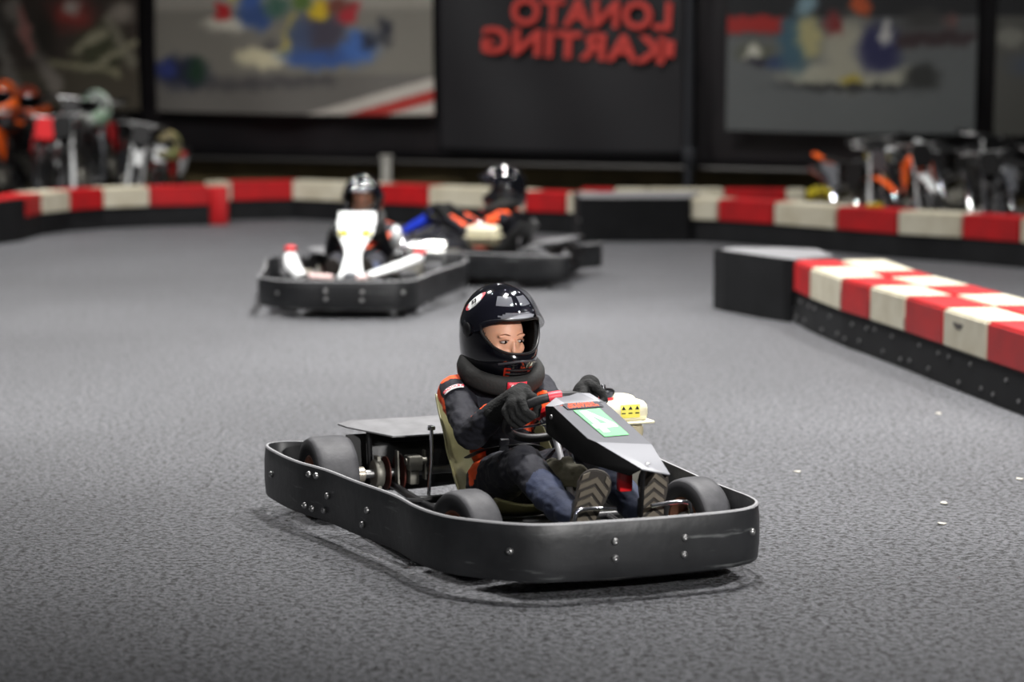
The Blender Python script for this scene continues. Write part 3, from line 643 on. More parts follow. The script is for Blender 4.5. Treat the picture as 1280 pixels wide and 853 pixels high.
        f_ = t.faces.new((lft, vv['TL'], L1)); f_.material_index = 2
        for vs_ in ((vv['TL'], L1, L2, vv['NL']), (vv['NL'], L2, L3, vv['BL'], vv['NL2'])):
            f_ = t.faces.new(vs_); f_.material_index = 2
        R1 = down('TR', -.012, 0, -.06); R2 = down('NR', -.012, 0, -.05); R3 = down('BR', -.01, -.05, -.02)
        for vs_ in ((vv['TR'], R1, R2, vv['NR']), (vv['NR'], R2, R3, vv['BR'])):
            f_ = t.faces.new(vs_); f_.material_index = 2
        mats_ = [M_panel, M_panel_lit, M_panel_shaded] if front == 'grey' else [M_bluepl, M_bluepl, M_bluepl]
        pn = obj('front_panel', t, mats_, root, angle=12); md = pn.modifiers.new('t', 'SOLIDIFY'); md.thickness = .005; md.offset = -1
        md = pn.modifiers.new('b', 'BEVEL'); md.width = .003; md.segments = 2
        if front == 'grey':
            # sticker frame on main face
            o_ = A['TL'].lerp(A['TR'], .5); dn = (A['NL2'].lerp(A['NR'], .5)-o_); xx = (A['TR']-A['TL']).normalized(); dn = (dn-xx*dn.dot(xx)); Ld = dn.length; dn.normalize(); nz = dn.cross(xx).normalized()
            if nz.z < 0: nz = -nz
            def fp(a_, b_, h_=.002): return o_+xx*a_+dn*b_+nz*h_
            # stickers follow the face: x shear keeps them parallel to its edges
            cen = lambda b_: .0+(((A['NL2']+A['NR'])/2-o_).dot(xx))*(b_/Ld)
            bm = B(); q = [fp(cen(b_)+a_, b_, .0035) for a_, b_ in ((-.045, .050), (.045, .050), (.043, .262), (-.040, .262))]; q = [v_-nz*.0015 for v_ in q]; plate(bm, q, nz, .001); gs = obj('number_sticker', bm, M_green, pn, smooth=False)
            def g4(pts): return [fp(cen(b_)+a_, b_, .0032) for a_, b_ in pts]
            bm = B(); y0 = .062; hgt = .17
            S = lambda u_, v_: (-.038+.076*u_, y0+hgt*v_)
            for poly in ([S(.12, 0), S(.38, 0), S(.42, 1.0), S(.14, 1.0)], [S(.0, .62), (S(1, .62)), (S(1, .80)), (S(0, .80))], [S(.20, 0), S(.42, 0), S(1, .64), S(.76, .64)]):
                plate(bm, g4(poly), nz, .0006)
            obj('number_four', bm, M_white, gs, smooth=False)
            bm = B(); q = [fp(cen(b_)+a_, b_, .003) for a_, b_ in ((-.060, -.006), (.066, -.006), (.066, .040), (-.060, .040))]; plate(bm, q, nz, .001); ns = obj('name_sticker', bm, mat('dark_sticker', (62, 60, 66), .45), pn, smooth=False)
            for s_, b_, wd in (('LONATO', .008, .088), ('KARTING', .027, .104)):
                tt = text_bm(s_, 1, True, .04, .001); xs = [v.co.x for v in tt.verts]; ys = [v.co.y for v in tt.verts]
                bmesh.ops.translate(tt, vec=(-(min(xs)+max(xs))/2, -(min(ys)+max(ys))/2, 0), verts=tt.verts); bmesh.ops.scale(tt, vec=(wd/(max(xs)-min(xs)), .016/(max(ys)-min(ys)), .5), verts=tt.verts)
                bmesh.ops.transform(tt, matrix=basis(fp(cen(b_), b_, .0045), xx, -dn), verts=tt.verts); obj('lettering', tt, M_orangeprint, ns, smooth=False)
            for q, nn in ((A['BL'].lerp(A['BR'], .45)+V((0, -.045, .014)), nz), (A['TL']+V((.014, .02, -.03)), V((1, .1, 0)))):
                bm = B(); lathe(bm, [(.0075, 0), (.0075, .003), (.003, .005)], q, nn, 12); obj('screw', bm, M_steel, pn)
        bm = B(); tube(bm, [(0, .95, .42), (0, 1.0, .30), (0, 1.02, .12)], .008, 8) if front == 'blue' else tube(bm, [(-.012, 1.42, .355), (-.010, 1.41, .20), (-.010, 1.40, .09)], .011, 8, flat=.5); obj('panel_bracket', bm, M_blackpaint, root)
    else:
        bm = B(); prof = [(.115, 0), (.118, .18), (.105, .36), (.06, .52), (.042, .64), (.05, .8), (.085, 1)]
        a0 = V((-.03, .98, .60)); a1 = V((-.03, 1.42, .23)); nn = V((0, .65, .76))
        q = [a0.lerp(a1, t_)+V((h_, 0, 0)) for h_, t_ in prof]+[a0.lerp(a1, t_)-V((h_, 0, 0)) for h_, t_ in reversed(prof)]
        plate(bm, q, nn, .02, bev=.006); pn = obj('front_panel', bm, M_whitepl, root)
        for s in (1, -1):
            bm = B(); c_ = a0.lerp(a1, .36)+V((.07*s, 0, 0))+nn*.028; sph(bm, c_, (.034, .014, .028), sub=2)
            obj('yellow_sticker', bm, M_yellow, pn)
        bm = B(); sph(bm, a1+nn*.02+V((0, .0, 0)), (.05, .03, .04), sub=2); obj('panel_foot', bm, M_greypl, pn)
        for pts, rs in (([(.37, 1.12, .36), (.34, 1.25, .30), (.27, 1.38, .245)], (.035, .05, .035)), ([(-.42, 1.12, .34), (-.28, 1.27, .29), (-.13, 1.38, .25)], (.04, .052, .036))):
            bm = B(); tube(bm, cr(pts, 5), [rs[0]+(rs[1]-rs[0])*min(1, k/5) if k < 5 else rs[1]+(rs[2]-rs[1])*(k-5)/5 for k in range(11)], 12, flat=.6); obj('front_fairing', bm, M_cream if False else M_whitepl, root)
            bm = B(); sph(bm, V(pts[0])+V((0, 0, .03)), (.04, .03, .025), sub=2); obj('fairing_tip', bm, M_redpl, root)
        for pts, r_ in (([(.22, 1.42, .25), (.08, 1.44, .245)], .018), ([(-.04, 1.44, .245), (-.13, 1.43, .245)], .016)):
            bm = B(); tube(bm, pts, r_, 8); obj('front_bar', bm, mat('pink_white_bar', (226, 196, 192), .4), root)
    return root
KLOC = (-.16, 8.29, 0); KYAW = R(202)
k1 = kart('go_kart', 'dark grey kart with green number 4 panel driven by the nearest child', KLOC, KYAW, 'grey')
k2 = kart('go_kart', 'black kart with white front panel and silver muffler, left in the background', (-.943, 15.82, 0), R(180-2), 'white', wide=.10)
k3 = kart('go_kart', 'black kart with blue front panel and cream tank turning left, farthest back', (.25, 16.75, 0), R(75), 'blue')

# ------------------------------------------------------------------ drivers
def helmet_surf(ph, z):
    t = max(-1, min(1, z/(.155 if z > 0 else .182))); c = (1-t*t)**.5
    if z < 0: c = (1-abs(t)**3.0)**.5
    x = .126*c*math.sin(ph); fr = max(0, math.cos(ph)); y = (.150 if math.cos(ph) > 0 else .152)*c*math.cos(ph)
    y += .022*fr**2*sm((-.02-z)/.06)
    return V((x, y, z))
def helmet(parent, Mx, hi=True, shell=None, graphic=True):
    nph, nz = (144, 72) if hi else (64, 34); zb = -.154
    bm = B(); rows = []
    def zel(k):
        f_ = k/nz; return zb*(1-f_/.42) if f_ < .42 else .155*math.sin(math.pi/2*(f_-.42)/.58)
    for k in range(nz+1):
        z = zel(k)
        rows.append([bm.verts.new(Mx @ helmet_surf(2*math.pi*i/nph, z)) for i in range(nph)] if k < nz else [bm.verts.new(Mx @ V((0, 0, .155)))])
    def mids(i, k):
        ph = 2*math.pi*(i+.5)/nph; ph = ph-2*math.pi if ph > math.pi else ph
        return ph, zel(k+.5)
    for k in range(nz):
        for i in range(nph):
            ph, z = mids(i, k); a = abs(ph)/R(64)
            if a < 1 and -.050+.075*a**3 < z < .060-.025*a**4: continue
            mi = 0
            if graphic and z > .045:
                s = abs(ph)
                if (.062 < z < .082 and s < .55+.1*math.sin(z*300)) or (.10 < z < .128 and .15 < s < .75) or (.048 < z < .056 and .3 < s < .8): mi = 2
            if graphic and -.140 < z < -.098 and .30 < abs(ph) < .46: mi = 3
            if k < nz-1: f_ = bm.faces.new([rows[k][i], rows[k][(i+1) % nph], rows[k+1][(i+1) % nph], rows[k+1][i]])
            else: f_ = bm.faces.new([rows[k][i], rows[k][(i+1) % nph], rows[k+1][0]])
            f_.material_index = mi
    h = obj('helmet', bm, [shell or M_helmet, M_lining, M_graphic, mat('dark_red_mark', (150, 40, 24), .3)], parent, angle=80)
    md = h.modifiers.new('t', 'SOLIDIFY'); md.thickness = .014; md.offset = -1; md.material_offset = 1; md.material_offset_rim = 1
    # eyeport gasket
    def port(a_):  # a_ 0..1 around
        if a_ < .5: ph = R(64)*(1-4*a_); a = abs(ph)/R(64); z = .060-.025*a**4
        else: ph = -R(64)*(1-4*(a_-.5)); a = abs(ph)/R(64); z = -.050+.075*a**3
        p = helmet_surf(ph, z); return Mx @ (p*1.005)
    bm = B(); tube(bm, [port(i/60) for i in range(60)], .0045, 8, closed=True); obj('eyeport_gasket', bm, M_blackpl, h)
    # raised visor
    bm = B(); rv = Matrix.Rotation(R(50), 4, 'X'); gv = []; na, nb = 40, 14
    for i in range(na+1):
        ph = R(86)*(2*i/na-1); a = abs(ph)/R(86); row = []
        for k in range(nb+1):
            zt = .048-.018*a**4; zl = -.080+.055*a**2.5; z = zl+(zt-zl)*k/nb; p = helmet_surf(ph, z)
            p = V((p.x*1.06, p.y*1.06+.010, p.z)); row.append(bm.verts.new(Mx @ (rv @ p)))
        gv.append(row)
    for i in range(na):
        for k in range(nb): bm.faces.new([gv[i][k], gv[i+1][k], gv[i+1][k+1], gv[i][k+1]])
    vz = obj('visor', bm, M_visor, h, angle=80); md = vz.modifiers.new('t', 'SOLIDIFY'); md.thickness = .0025
    for s in (1, -1):
        bm = B(); lathe(bm, [(.024, 0), (.024, .004), (.018, .008), (.006, .009)], Mx @ V((.128*s, .012, .01)), Mx.to_3x3() @ V((s, 0, 0)), 24); obj('visor_pivot', bm, M_blackpl, vz)
    # chin vent and rear spoiler
    bm = B()
    for zz in (-.104, -.118):
        tube(bm, [Mx @ (helmet_surf(p_, zz)*1.012) for p_ in [R(d) for d in range(-24, 25, 6)]], .0035, 6)
    obj('chin_vent', bm, M_blackpl, h)
    bm = B(); tube(bm, [Mx @ (helmet_surf(R(d), -.082+.010*math.cos(R(d)*3))*1.01) for d in range(-36, 37, 6)], .004, 6); obj('chin_trim', bm, mat('dark_chin_trim', (58, 58, 62), .3, coat=.5), h)
    if graphic and hi:
        # oval sticker on the driver's right upper side (towards the camera)
        bm = B(); c0 = (R(90), .098); N_ = 24
        def st(u_, v_): # ellipse coords, long axis slanting up and forward
            ca, sa = math.cos(R(52)), math.sin(R(52)); a_ = .040*u_*ca-.017*v_*sa; b_ = .040*u_*sa+.017*v_*ca
            p = helmet_surf(c0[0]-a_/.11, c0[1]+b_); return Mx @ (p*1.012)
        ringv = []
        for j in range(5):
            rr_ = j/4; ringv.append([bm.verts.new(st(rr_*math.cos(t_), rr_*math.sin(t_))) for t_ in [2*math.pi*k/N_ for k in range(N_)]] if j else [bm.verts.new(st(0, 0))])
        for j in range(4):
            for k in range(N_):
                t_ = 2*math.pi*(k+.5)/N_; u_ = (j+.5)/4*math.cos(t_)
                vs_ = [ringv[j][k] if j else ringv[0][0], ringv[j+1][k], ringv[j+1][(k+1) % N_]]+([ringv[j][(k+1) % N_]] if j else [])
                f_ = bm.faces.new(vs_); f_.material_index = 1 if abs(u_) > .62 else 0
        stk = obj('oval_sticker', bm, [M_white, mat('pinkish_red', (206, 84, 92), .4)], h)
        p0 = st(0, 0)*1.0; tx = st(.3, 0)-st(-.3, 0); ty = st(0, .3)-st(0, -.3); nz = tx.cross(ty).normalized(); ct = Mx @ V((0, 0, 0)); nz = nz if nz.dot(p0-ct) > 0 else -nz
        tt = text_bm('53', .022, False, .03, .0006); bmesh.ops.transform(tt, matrix=basis(p0+nz*.002, nz.cross(ty) * -1, ty), verts=tt.verts); obj('lettering', tt, M_blackmk, stk, smooth=False)
    return h
def glove(parent, g, tang, wrist, side, hi=True):
    """hand closed round the rim at g; tang runs towards the thumb"""
    K = 1.14; g = V(g); W = (V(wrist)-g); ex = V(tang).normalized(); ey = -(W-ex*W.dot(ex)).normalized(); ez = ex.cross(ey)
    if ez.z < 0: ez = -ez
    P = lambda x, y, z: g+(ex*x+ey*y+ez*z)*K
    bm = B(); r = .0135
    limb(bm, [P(0, -.068, .010), P(.0, -.035, .024), P(0, -.004, .030)], [.033, .038, .028])
    for x, s in ((-.029, .86), (-.010, .98), (.010, 1.), (.029, .93)):
        limb(bm, [P(x*.8, -.02, .030), P(x, .004, .034), P(x*1.02, .028*s, .018), P(x*1.03, .026*s, -.012), P(x*1.0, .006, -.026)], [.0150, .0150, r, r*.95, r*.85], 10)
    limb(bm, [P(.026, -.045, .018), P(.043, -.026, .004), P(.040, -.012, -.018), P(.030, .004, -.028)], [.019, .016, .014, .0125], 10)
    limb(bm, [P(0, -.068, .010), V(wrist)], [.035, .040])
    return blob('glove', bm, .0035 if hi else .007, parent, [M_glove], smooth=3 if hi else 2, disp=lambda v: .0012*noise.noise(v*80))
def shoe(parent, heel, toe, n, hi=True):
    """sole from heel to toe facing n"""
    heel = V(heel); u = (V(toe)-heel); L = u.length; u.normalize(); n = V(n); n = (n-u*n.dot(u)).normalized(); x = u.cross(n).normalized()
    def outline(sc=1): 
        pr = [(0, .3), (.03, .55), (.12, .72), (.3, .72), (.45, .74), (.6, .92), (.75, 1), (.88, .88), (.96, .6), (1, .25)]
        return pr
    hw = L*.235
    P = lambda t_, s_, h_: heel+u*(t_*L)+x*(s_*hw)+n*h_
    bm = B(); pr = outline(); ring = [P(t_, w_, 0) for t_, w_ in pr]+[P(t_, -w_, 0) for t_, w_ in reversed(pr)]
    plate(bm, ring, -n, .014, bev=.003)
    sole_root = None
    # upper
    ub = B(); limb(ub, [P(.14, 0, -.05), P(.35, 0, -.045), P(.60, 0, -.035), P(.84, 0, -.026)], [.034, .033, .029, .022]); limb(ub, [P(.16, 0, -.045), P(.18, 0, -.10)], [.033, .034])
    for v in ub.verts: pass
    up = blob('shoe', ub, .005 if hi else .009, parent, [M_shoe], smooth=3)
    so = obj('sole', bm, M_groove, up)
    if hi:
        bm = B()
        # chevron lugs
        k = -.08
        while k < 1.05:
            for s in (1, -1):
                q = []
                for a_, b_ in ((0, k), (0, k+.085), (1, k-.20+.085), (1, k-.20)):
                    t_ = b_; q.append((t_, a_*s))
                # clip lug to the outline by sampling
                pts = []
                for a_ in [j/6 for j in range(7)]:
                    t_ = k-.20*a_; wmax = 0
                    if 0.02 < t_ < .98:
                        for (t0, w0), (t1, w1) in zip(pr, pr[1:]):
                            if t0 <= t_ <= t1: wmax = w0+(w1-w0)*(t_-t0)/(t1-t0+1e-9)
                    if a_ <= wmax*.98 and t_ > .02 and t_+.085 < .98: pts.append((t_, a_))
                if len(pts) >= 2:
                    poly = [P(t_, a_*s, .0) for t_, a_ in pts]+[P(t_+.085, a_*s, .0) for t_, a_ in reversed(pts)]
                    plate(bm, poly, n, .005)
            k += .150
        obj('tread', bm, M_sole, so, smooth=False)
    return up
def driver(label, loc, yaw, hi=True, head_yaw=0, head_pitch=-6, shoulders=False, hx=0):
    root = empty('person', loc, yaw, label=label, cat='person')
    Hm = Matrix.Translation((hx, .31, .655)) @ Matrix.Rotation(R(head_yaw), 4, 'Z') @ Matrix.Rotation(R(head_pitch), 4, 'X')
    sR, sL = V((.145, .285, .445)), V((-.145, .285, .445)); eR, eL = V((.180, .52, .34)), V((-.165, .52, .335)); wR, wL = V((.152, .665, .432)), V((-.15, .68, .44))
    gR, gL = V((.119, .805, .450)), V((-.122, .80, .463))
    hR, hL = V((.075, .44, .165)), V((-.075, .44, .165)); kR, kL = V((.115, .815, .285)), V((-.125, .83, .29)); aR, aL = V((.098, 1.16, .175)), V((-.118, 1.17, .18))
    bm = B()
    sph(bm, (0, .42, .165), (.135, .115, .095)); sph(bm, (0, .365, .26), (.120, .10, .10)); sph(bm, (0, .315, .37), (.138, .098, .115)); sph(bm, (0, .30, .43), (.15, .075, .06))
    tube(bm, [(0, .42, .165), (0, .315, .38)], [.105, .10], 24)
    limb(bm, [V((0, .295, .44)), V((0, .31, .56))], [.055, .045])
    for s, e, w_ in ((sR, eR, wR), (sL, eL, wL)):
        limb(bm, [V((0, .3, .44)).lerp(s, .55), s, s.lerp(e, .5), e, e.lerp(w_, .5), w_], [.062, .062, .054, .050, .047, .040])
    for h_, k_, a_ in ((hR, kR, aR), (hL, kL, aL)):
        limb(bm, [h_, h_.lerp(k_, .5), k_, k_.lerp(a_, .5)+V((0, -.0, -.012)), a_], [.088, .076, .062, .054, .043])
    # head with face
    hc = V((0, .014, -.016)); t = B(); sph(t, hc, (.070, .086, .100), sub=4)
    sph(t, hc+V((0, .052, -.055)), (.045, .036, .04)); sph(t, hc+V((0, .088, -.022)), (.0075, .011, .022)); sph(t, hc+V((0, .094, -.036)), (.0105, .0105, .009))
    for s in (1, -1):
        sph(t, hc+V((.036*s, .058, -.035)), (.024, .014, .022)); sph(t, hc+V((.031*s, .071, .012)), (.022, .010, .007)); sph(t, hc+V((.068*s, -.0, -.02)), (.010, .018, .026))
    sph(t, hc+V((0, .082, -.066)), (.022, .010, .006)); sph(t, hc+V((0, .080, -.078)), (.018, .010, .006))
    merge(bm, t, 0, Hm)
    legs = [(kR, aR), (kL, aL)]
    OR = [((.09, .31, .515), (.17, .275, .495), .026), ((.195, .24, .46), (.225, .36, .40), .020), ((.175, .56, .42), (.150, .66, .485), .024), ((.125, .38, .27), (.145, .47, .21), .040),
          ((-.06, .43, .43), (-.12, .46, .38), .07), ((-.17, .56, .40), (-.15, .66, .45), .022), ((.10, .44, .30), (.11, .46, .26), .012), ((-.11, .29, .505), (-.17, .275, .492), .017), ((.19, .45, .385), (.17, .55, .385), .010)]
    if shoulders: OR = OR+[((.13, .29, .49), (.19, .40, .42), .05), ((-.13, .29, .49), (-.19, .40, .42), .05), ((-.10, .43, .2), (-.1, .5, .2), .05)]
    hct = Hm @ hc
    def mf(c):
        if c.z > .54 and (c-hct).length < .13: return 1
        if c.z > .50 and math.hypot(c.x, c.y-.31) < .06: return 1
        for a, b, r_ in OR:
            if seg_dist(c, a, b) < r_*(1.15+.5*noise.noise(c*30)): return 2
        for k_, a_ in legs:
            if c.y > .95 and seg_dist(c, k_.lerp(a_, .42), a_) < .07: return 3
        return 0
    def dp(c):
        if c.z > .54: return 0
        return .0055*noise.noise(V((c.x*16, c.y*22, c.z*22)))+.003*noise.noise(V((c.x*42, c.y*30, c.z*60)))
    blob('body', bm, .0045 if hi else .009, root, [M_suit, M_skin, M_orange, M_suitlt], mf, 5 if hi else 3, dp)
    # eyes and brows
    for s in (1, -1):
        bm = B(); c_ = hc+V((.030*s, .0735, -.006)); sph(bm, Hm @ (c_+V((0, .0035, 0))), (.0135, .0085, .0058), 0, 3)
        sph(bm, Hm @ (c_+V((-.0015, .0088, -.0002))), (.0064, .0042, .0054), 1, 3); obj('eye', bm, [M_eye, M_iris], root)
        bm = B(); tube(bm, [Hm @ (hc+V((x_*s, y_, z_))) for x_, y_, z_ in ((.016, .0850, .0000), (.030, .0870, .0030), (.045, .0765, -.0015))], [.0016, .0024, .0014], 8); obj('eyelid', bm, M_brow, root)
        bm = B(); tube(bm, [Hm @ (hc+V((x_*s, y_, z_))) for x_, y_, z_ in ((.013, .0870, .0165), (.030, .0845, .0215), (.047, .073, .016))], [.0014, .0020, .0010], 8); obj('eyebrow', bm, M_brow, root)
    helmet(root, Hm, hi)
    # neck collar
    bm = B(); rg = []; Cm = Matrix.Translation((0, .315, .527)) @ Matrix.Rotation(R(-20), 4, 'X')
    for i in range(64):
        a = 2*math.pi*i/64; r_ = .122+.014*math.cos(a); rw = []
        for k in range(12):
            b = 2*math.pi*k/12; rw.append(bm.verts.new(Cm @ V(((r_+.026*math.cos(b))*math.sin(a), (r_+.026*math.cos(b))*math.cos(a), .035*math.sin(b)))))
        rg.append(rw)
    for i in range(64):
        for k in range(12): bm.faces.new([rg[i][k], rg[(i+1) % 64][k], rg[(i+1) % 64][(k+1) % 12], rg[i][(k+1) % 12]])
    co = obj('neck_collar', bm, M_collar, root, angle=80)
    bm = B()
    grid = [[bm.verts.new(Cm @ V((.1645*math.sin(a), .1645*math.cos(a), z_))) for z_ in (-.004, .028)] for a in [R(-12)+R(24)*i/8 for i in range(9)]]
    for i in range(8): bm.faces.new([grid[i][0], grid[i+1][0], grid[i+1][1], grid[i][1]])
    pt = obj('collar_patch', bm, M_redtape, co); md = pt.modifiers.new('t', 'SOLIDIFY'); md.thickness = .002
    if hi:
        tt = text_bm('RJ-FR', .021, True, .03, .0005); bmesh.ops.transform(tt, matrix=Cm @ basis(V((0, .1670, .012)), V((-1, 0, 0)), V((0, 0, 1))), verts=tt.verts); obj('lettering', tt, M_white, pt, smooth=False)
    glove(root, gR, (-.5, .66, .5), wR, 1, hi); glove(root, gL, (0, .55, .6), wL, -1, hi)
    shoe(root, (.115, 1.245, .145), (.085, 1.325, .345), (.34, .93, -.10), hi); shoe(root, (-.115, 1.27, .145), (-.105, 1.30, .345), (.18, .97, -.08), hi)
    # harness buckle
    bm = B(); rbox(bm, (.045, .468, .285), (.030, .014, .062), .004, rot=(R(-20), 0, R(-8))); bk = obj('harness_buckle', bm, M_greypl, root)
    bm = B(); tube(bm, cr([(.13, .36, .24), (.10, .42, .27), (.045, .458, .285), (-.05, .46, .285), (-.13, .38, .25)], 4), .020, 8, flat=.25); obj('harness_strap', bm, M_belt, root)
    if hi:
        # arm patch
        d = (eR-sR).normalized(); bm = B(); cx_ = sR.lerp(eR, .22); x1 = V((0, -1, 0)).cross(d).normalized(); 
        toC = V((.36, .93, .12)); n1 = (toC-d*toC.dot(d)).normalized(); tn = d.cross(n1).normalized(); rad_ = .0655
        gr = []
        for i in range(11):
            a = R(-31)+R(62)*i/10; gr.append([bm.verts.new(cx_+(n1*math.cos(a)+tn*math.sin(a))*rad_+d*h_) for h_ in (-.008, .012)])
        for i in range(10): bm.faces.new([gr[i][0], gr[i+1][0], gr[i+1][1], gr[i][1]])
        ap = obj('arm_patch', bm, M_white, root); md = ap.modifiers.new('t', 'SOLIDIFY'); md.thickness = .002; md.offset = 0
        tt = text_bm('KEXIOO', .021, True, .03, .0004); vs_ = list(tt.verts)
        for v in vs_:
            a = -v.co.x*.92/rad_*1.0; v.co = cx_+(n1*math.cos(a)+tn*math.sin(a))*(rad_+.0018+v.co.z)+d*(.002-v.co.y*.8)
        obj('lettering', tt, M_redtape, ap, smooth=False)
    return root
d1 = driver('child in black helmet and navy and orange suit driving the nearest kart', KLOC, KYAW, True, head_yaw=8)
d2 = driver('child in black helmet facing the camera behind the white front panel', (-.943, 15.82, 0), R(178), False, head_yaw=-2)
d3 = driver('child in black helmet with bright orange shoulders, turned left in the farthest kart', (.25, 16.75, 0), R(75), False, head_yaw=12, shoulders=True)

# ------------------------------------------------------------------ parked minibikes and motorbikes behind the barriers
def bike(name, label, loc, yaw, lean, sc, pal, cat='motorbike', group=None):
    """pal: fender, plate, shroud, seat, fork"""
    fen, pla, shr, sea, frk = pal
    root = empty(name, loc, yaw, label=label, cat=cat, group=group); root.rotation_euler = (0, R(lean), yaw); root.scale = (sc*.82, sc, sc)
    for nm, y, r in (('front_wheel', .62, .29), ('rear_wheel', -.58, .27)):
        bm = B(); c = V((0, y, r))
        lathe(bm, [(r*.82, -.03), (r*.93, -.042), (r, -.015), (r, .015), (r*.93, .042), (r*.82, .03)], c, (1, 0, 0), 28, closed=True); wl = obj(nm, bm, M_tyre_side, root)
        bm = B(); lathe(bm, [(r*.83, -.02), (r*.78, -.015), (r*.78, .015), (r*.83, .02)], c, (1, 0, 0), 28, closed=True); lathe(bm, [(.03, -.06), (.03, .06)], c, (1, 0, 0), 12)
        for k in range(12):
            a = 2*math.pi*k/12; tube(bm, [c+V((.025*(-1)**k, 0, 0)), c+V((0, math.cos(a)*r*.8, math.sin(a)*r*.8))], .0035, 4)
        obj('spoked_rim', bm, M_steel, wl)
    for s in (1, -1):
        bm = B(); tube(bm, [(.085*s, .62, .29), (.085*s, .53, .56)], .026, 10); tube(bm, [(.085*s, .53, .56), (.085*s, .40, .94)], .019, 10); obj('fork_leg', bm, frk, root)
    for c_ in ((0, .42, .90), (0, .49, .70)):
        bm = B(); rbox(bm, c_, (.22, .07, .03), .01); obj('fork_clamp', bm, M_steel, root)
    bm = B(); pts = cr([(-.33, .24, 1.02), (-.2, .36, 1.0), (-.08, .40, .95), (.08, .40, .95), (.2, .36, 1.0), (.33, .24, 1.02)], 4); tube(bm, pts, .012, 8); tube(bm, [(-.17, .37, 1.0), (.17, .37, 1.0)], .009, 8); hb = obj('handlebar', bm, M_steel, root)
    for s in (1, -1):
        bm = B(); tube(bm, [(.23*s, .33, 1.005), (.34*s, .235, 1.02)], .019, 8); obj('grip', bm, M_blackpl, hb)
        bm = B(); tube(bm, [(.2*s, .38, .985), (.32*s, .33, .98)], .006, 6); obj('lever', bm, M_steel, hb)
    def curved(path, w0, w1, th, nm, m_, side=.03):
        P_ = cr(path, 4); n_ = len(P_); bm = B(); rows = []
        for i, p in enumerate(P_):
            w_ = w0+(w1-w0)*i/(n_-1); rows.append([bm.verts.new(p+V((u*w_, 0, -side*abs(u)**2))) for u in (-1, -.6, 0, .6, 1)])
        for i in range(n_-1):
            for k in range(4): bm.faces.new([rows[i][k], rows[i][k+1], rows[i+1][k+1], rows[i+1][k]])
        o_ = obj(nm, bm, m_, root, angle=80); md = o_.modifiers.new('t', 'SOLIDIFY'); md.thickness = th; return o_
    curved([(0, .30, .70), (0, .48, .73), (0, .7, .70), (0, .98, .60)], .09, .045, .008, 'front_fender', fen)
    curved([(0, -.35, .83), (0, -.6, .86), (0, -.95, .93)], .11, .06, .008, 'rear_fender', fen)
    bm = B(); plate(bm, [(-.10, .50, .78), (.10, .50, .78), (.12, .47, .93), (.07, .45, 1.0), (-.07, .45, 1.0), (-.12, .47, .93)], (0, .95, .3), .012, bev=.004); obj('number_plate', bm, pla, root)
    for s in (1, -1):
        bm = B(); plate(bm, [(.13*s, .36, .86), (.15*s, .42, .66), (.14*s, .22, .52), (.11*s, .0, .66), (.10*s, -.02, .80)], (s, 0, 0), .012, bev=.004); obj('shroud', bm, shr, root)
        bm = B(); plate(bm, [(.11*s, -.2, .80), (.12*s, -.12, .56), (.12*s, -.4, .62), (.11*s, -.62, .82)], (s, 0, 0), .01, bev=.003); obj('side_panel', bm, pla, root)
    bm = B(); sph(bm, (0, .16, .80), (.11, .22, .10), sub=3); obj('fuel_tank', bm, shr, root)
    curved([(0, .12, .90), (0, -.1, .86), (0, -.4, .87), (0, -.66, .89)], .10, .09, .05, 'seat', sea, .04)
    bm = B()
    for s in (1, -1):
        tube(bm, cr([(.03*s, .40, .86), (.09*s, .1, .62), (.12*s, -.14, .5), (.12*s, -.18, .30), (.10*s, .1, .25), (.05*s, .34, .40), (.02*s, .42, .72)], 4), .018, 8); tube(bm, [(.11*s, -.15, .34), (.10*s, -.58, .27)], .024, 8); tube(bm, [(.1*s, -.1, .6), (.08*s, -.55, .82)], .013, 8)
    obj('frame', bm, M_steel if frk == M_whitepl else M_blackpaint, root)
    bm = B(); rbox(bm, (0, .06, .36), (.22, .28, .20), .04, seg=3)
    for k in range(6): rbox(bm, (0, .12, .48+.028*k), (.17, .16, .012), .003)
    lathe(bm, [(.08, 0), (.08, .03), (.05, .045)], (.11, .02, .36), (1, 0, 0), 20); obj('engine', bm, M_alloy, root)
    bm = B(); tube(bm, cr([(.05, .24, .5), (.12, .30, .36), (.17, .05, .32), (.17, -.2, .55), (.15, -.45, .68), (.15, -.75, .74)], 4), [.02]*8+[.02+.004*k for k in range(10)]+[.05, .05, .045], 10); obj('exhaust', bm, M_chrome, root)
    bm = B(); tube(bm, [(-.12, -.1, .28), (-.26, -.16, 0.01)], .01, 8); obj('kickstand', bm, M_steel, root)
    return root
def onp(px, y): return (px-640)/3022*y*1.004
G1 = 'motorbikes parked behind the left barrier'; G2 = 'minibikes parked behind the right barrier'
Wt, Rd, Or, Bk, Gy, Yl, Ol, Gn = M_whitepl, M_redpl, M_orangepl, M_blackpl, M_greypl, M_yellpl, M_olpl, M_greenpl
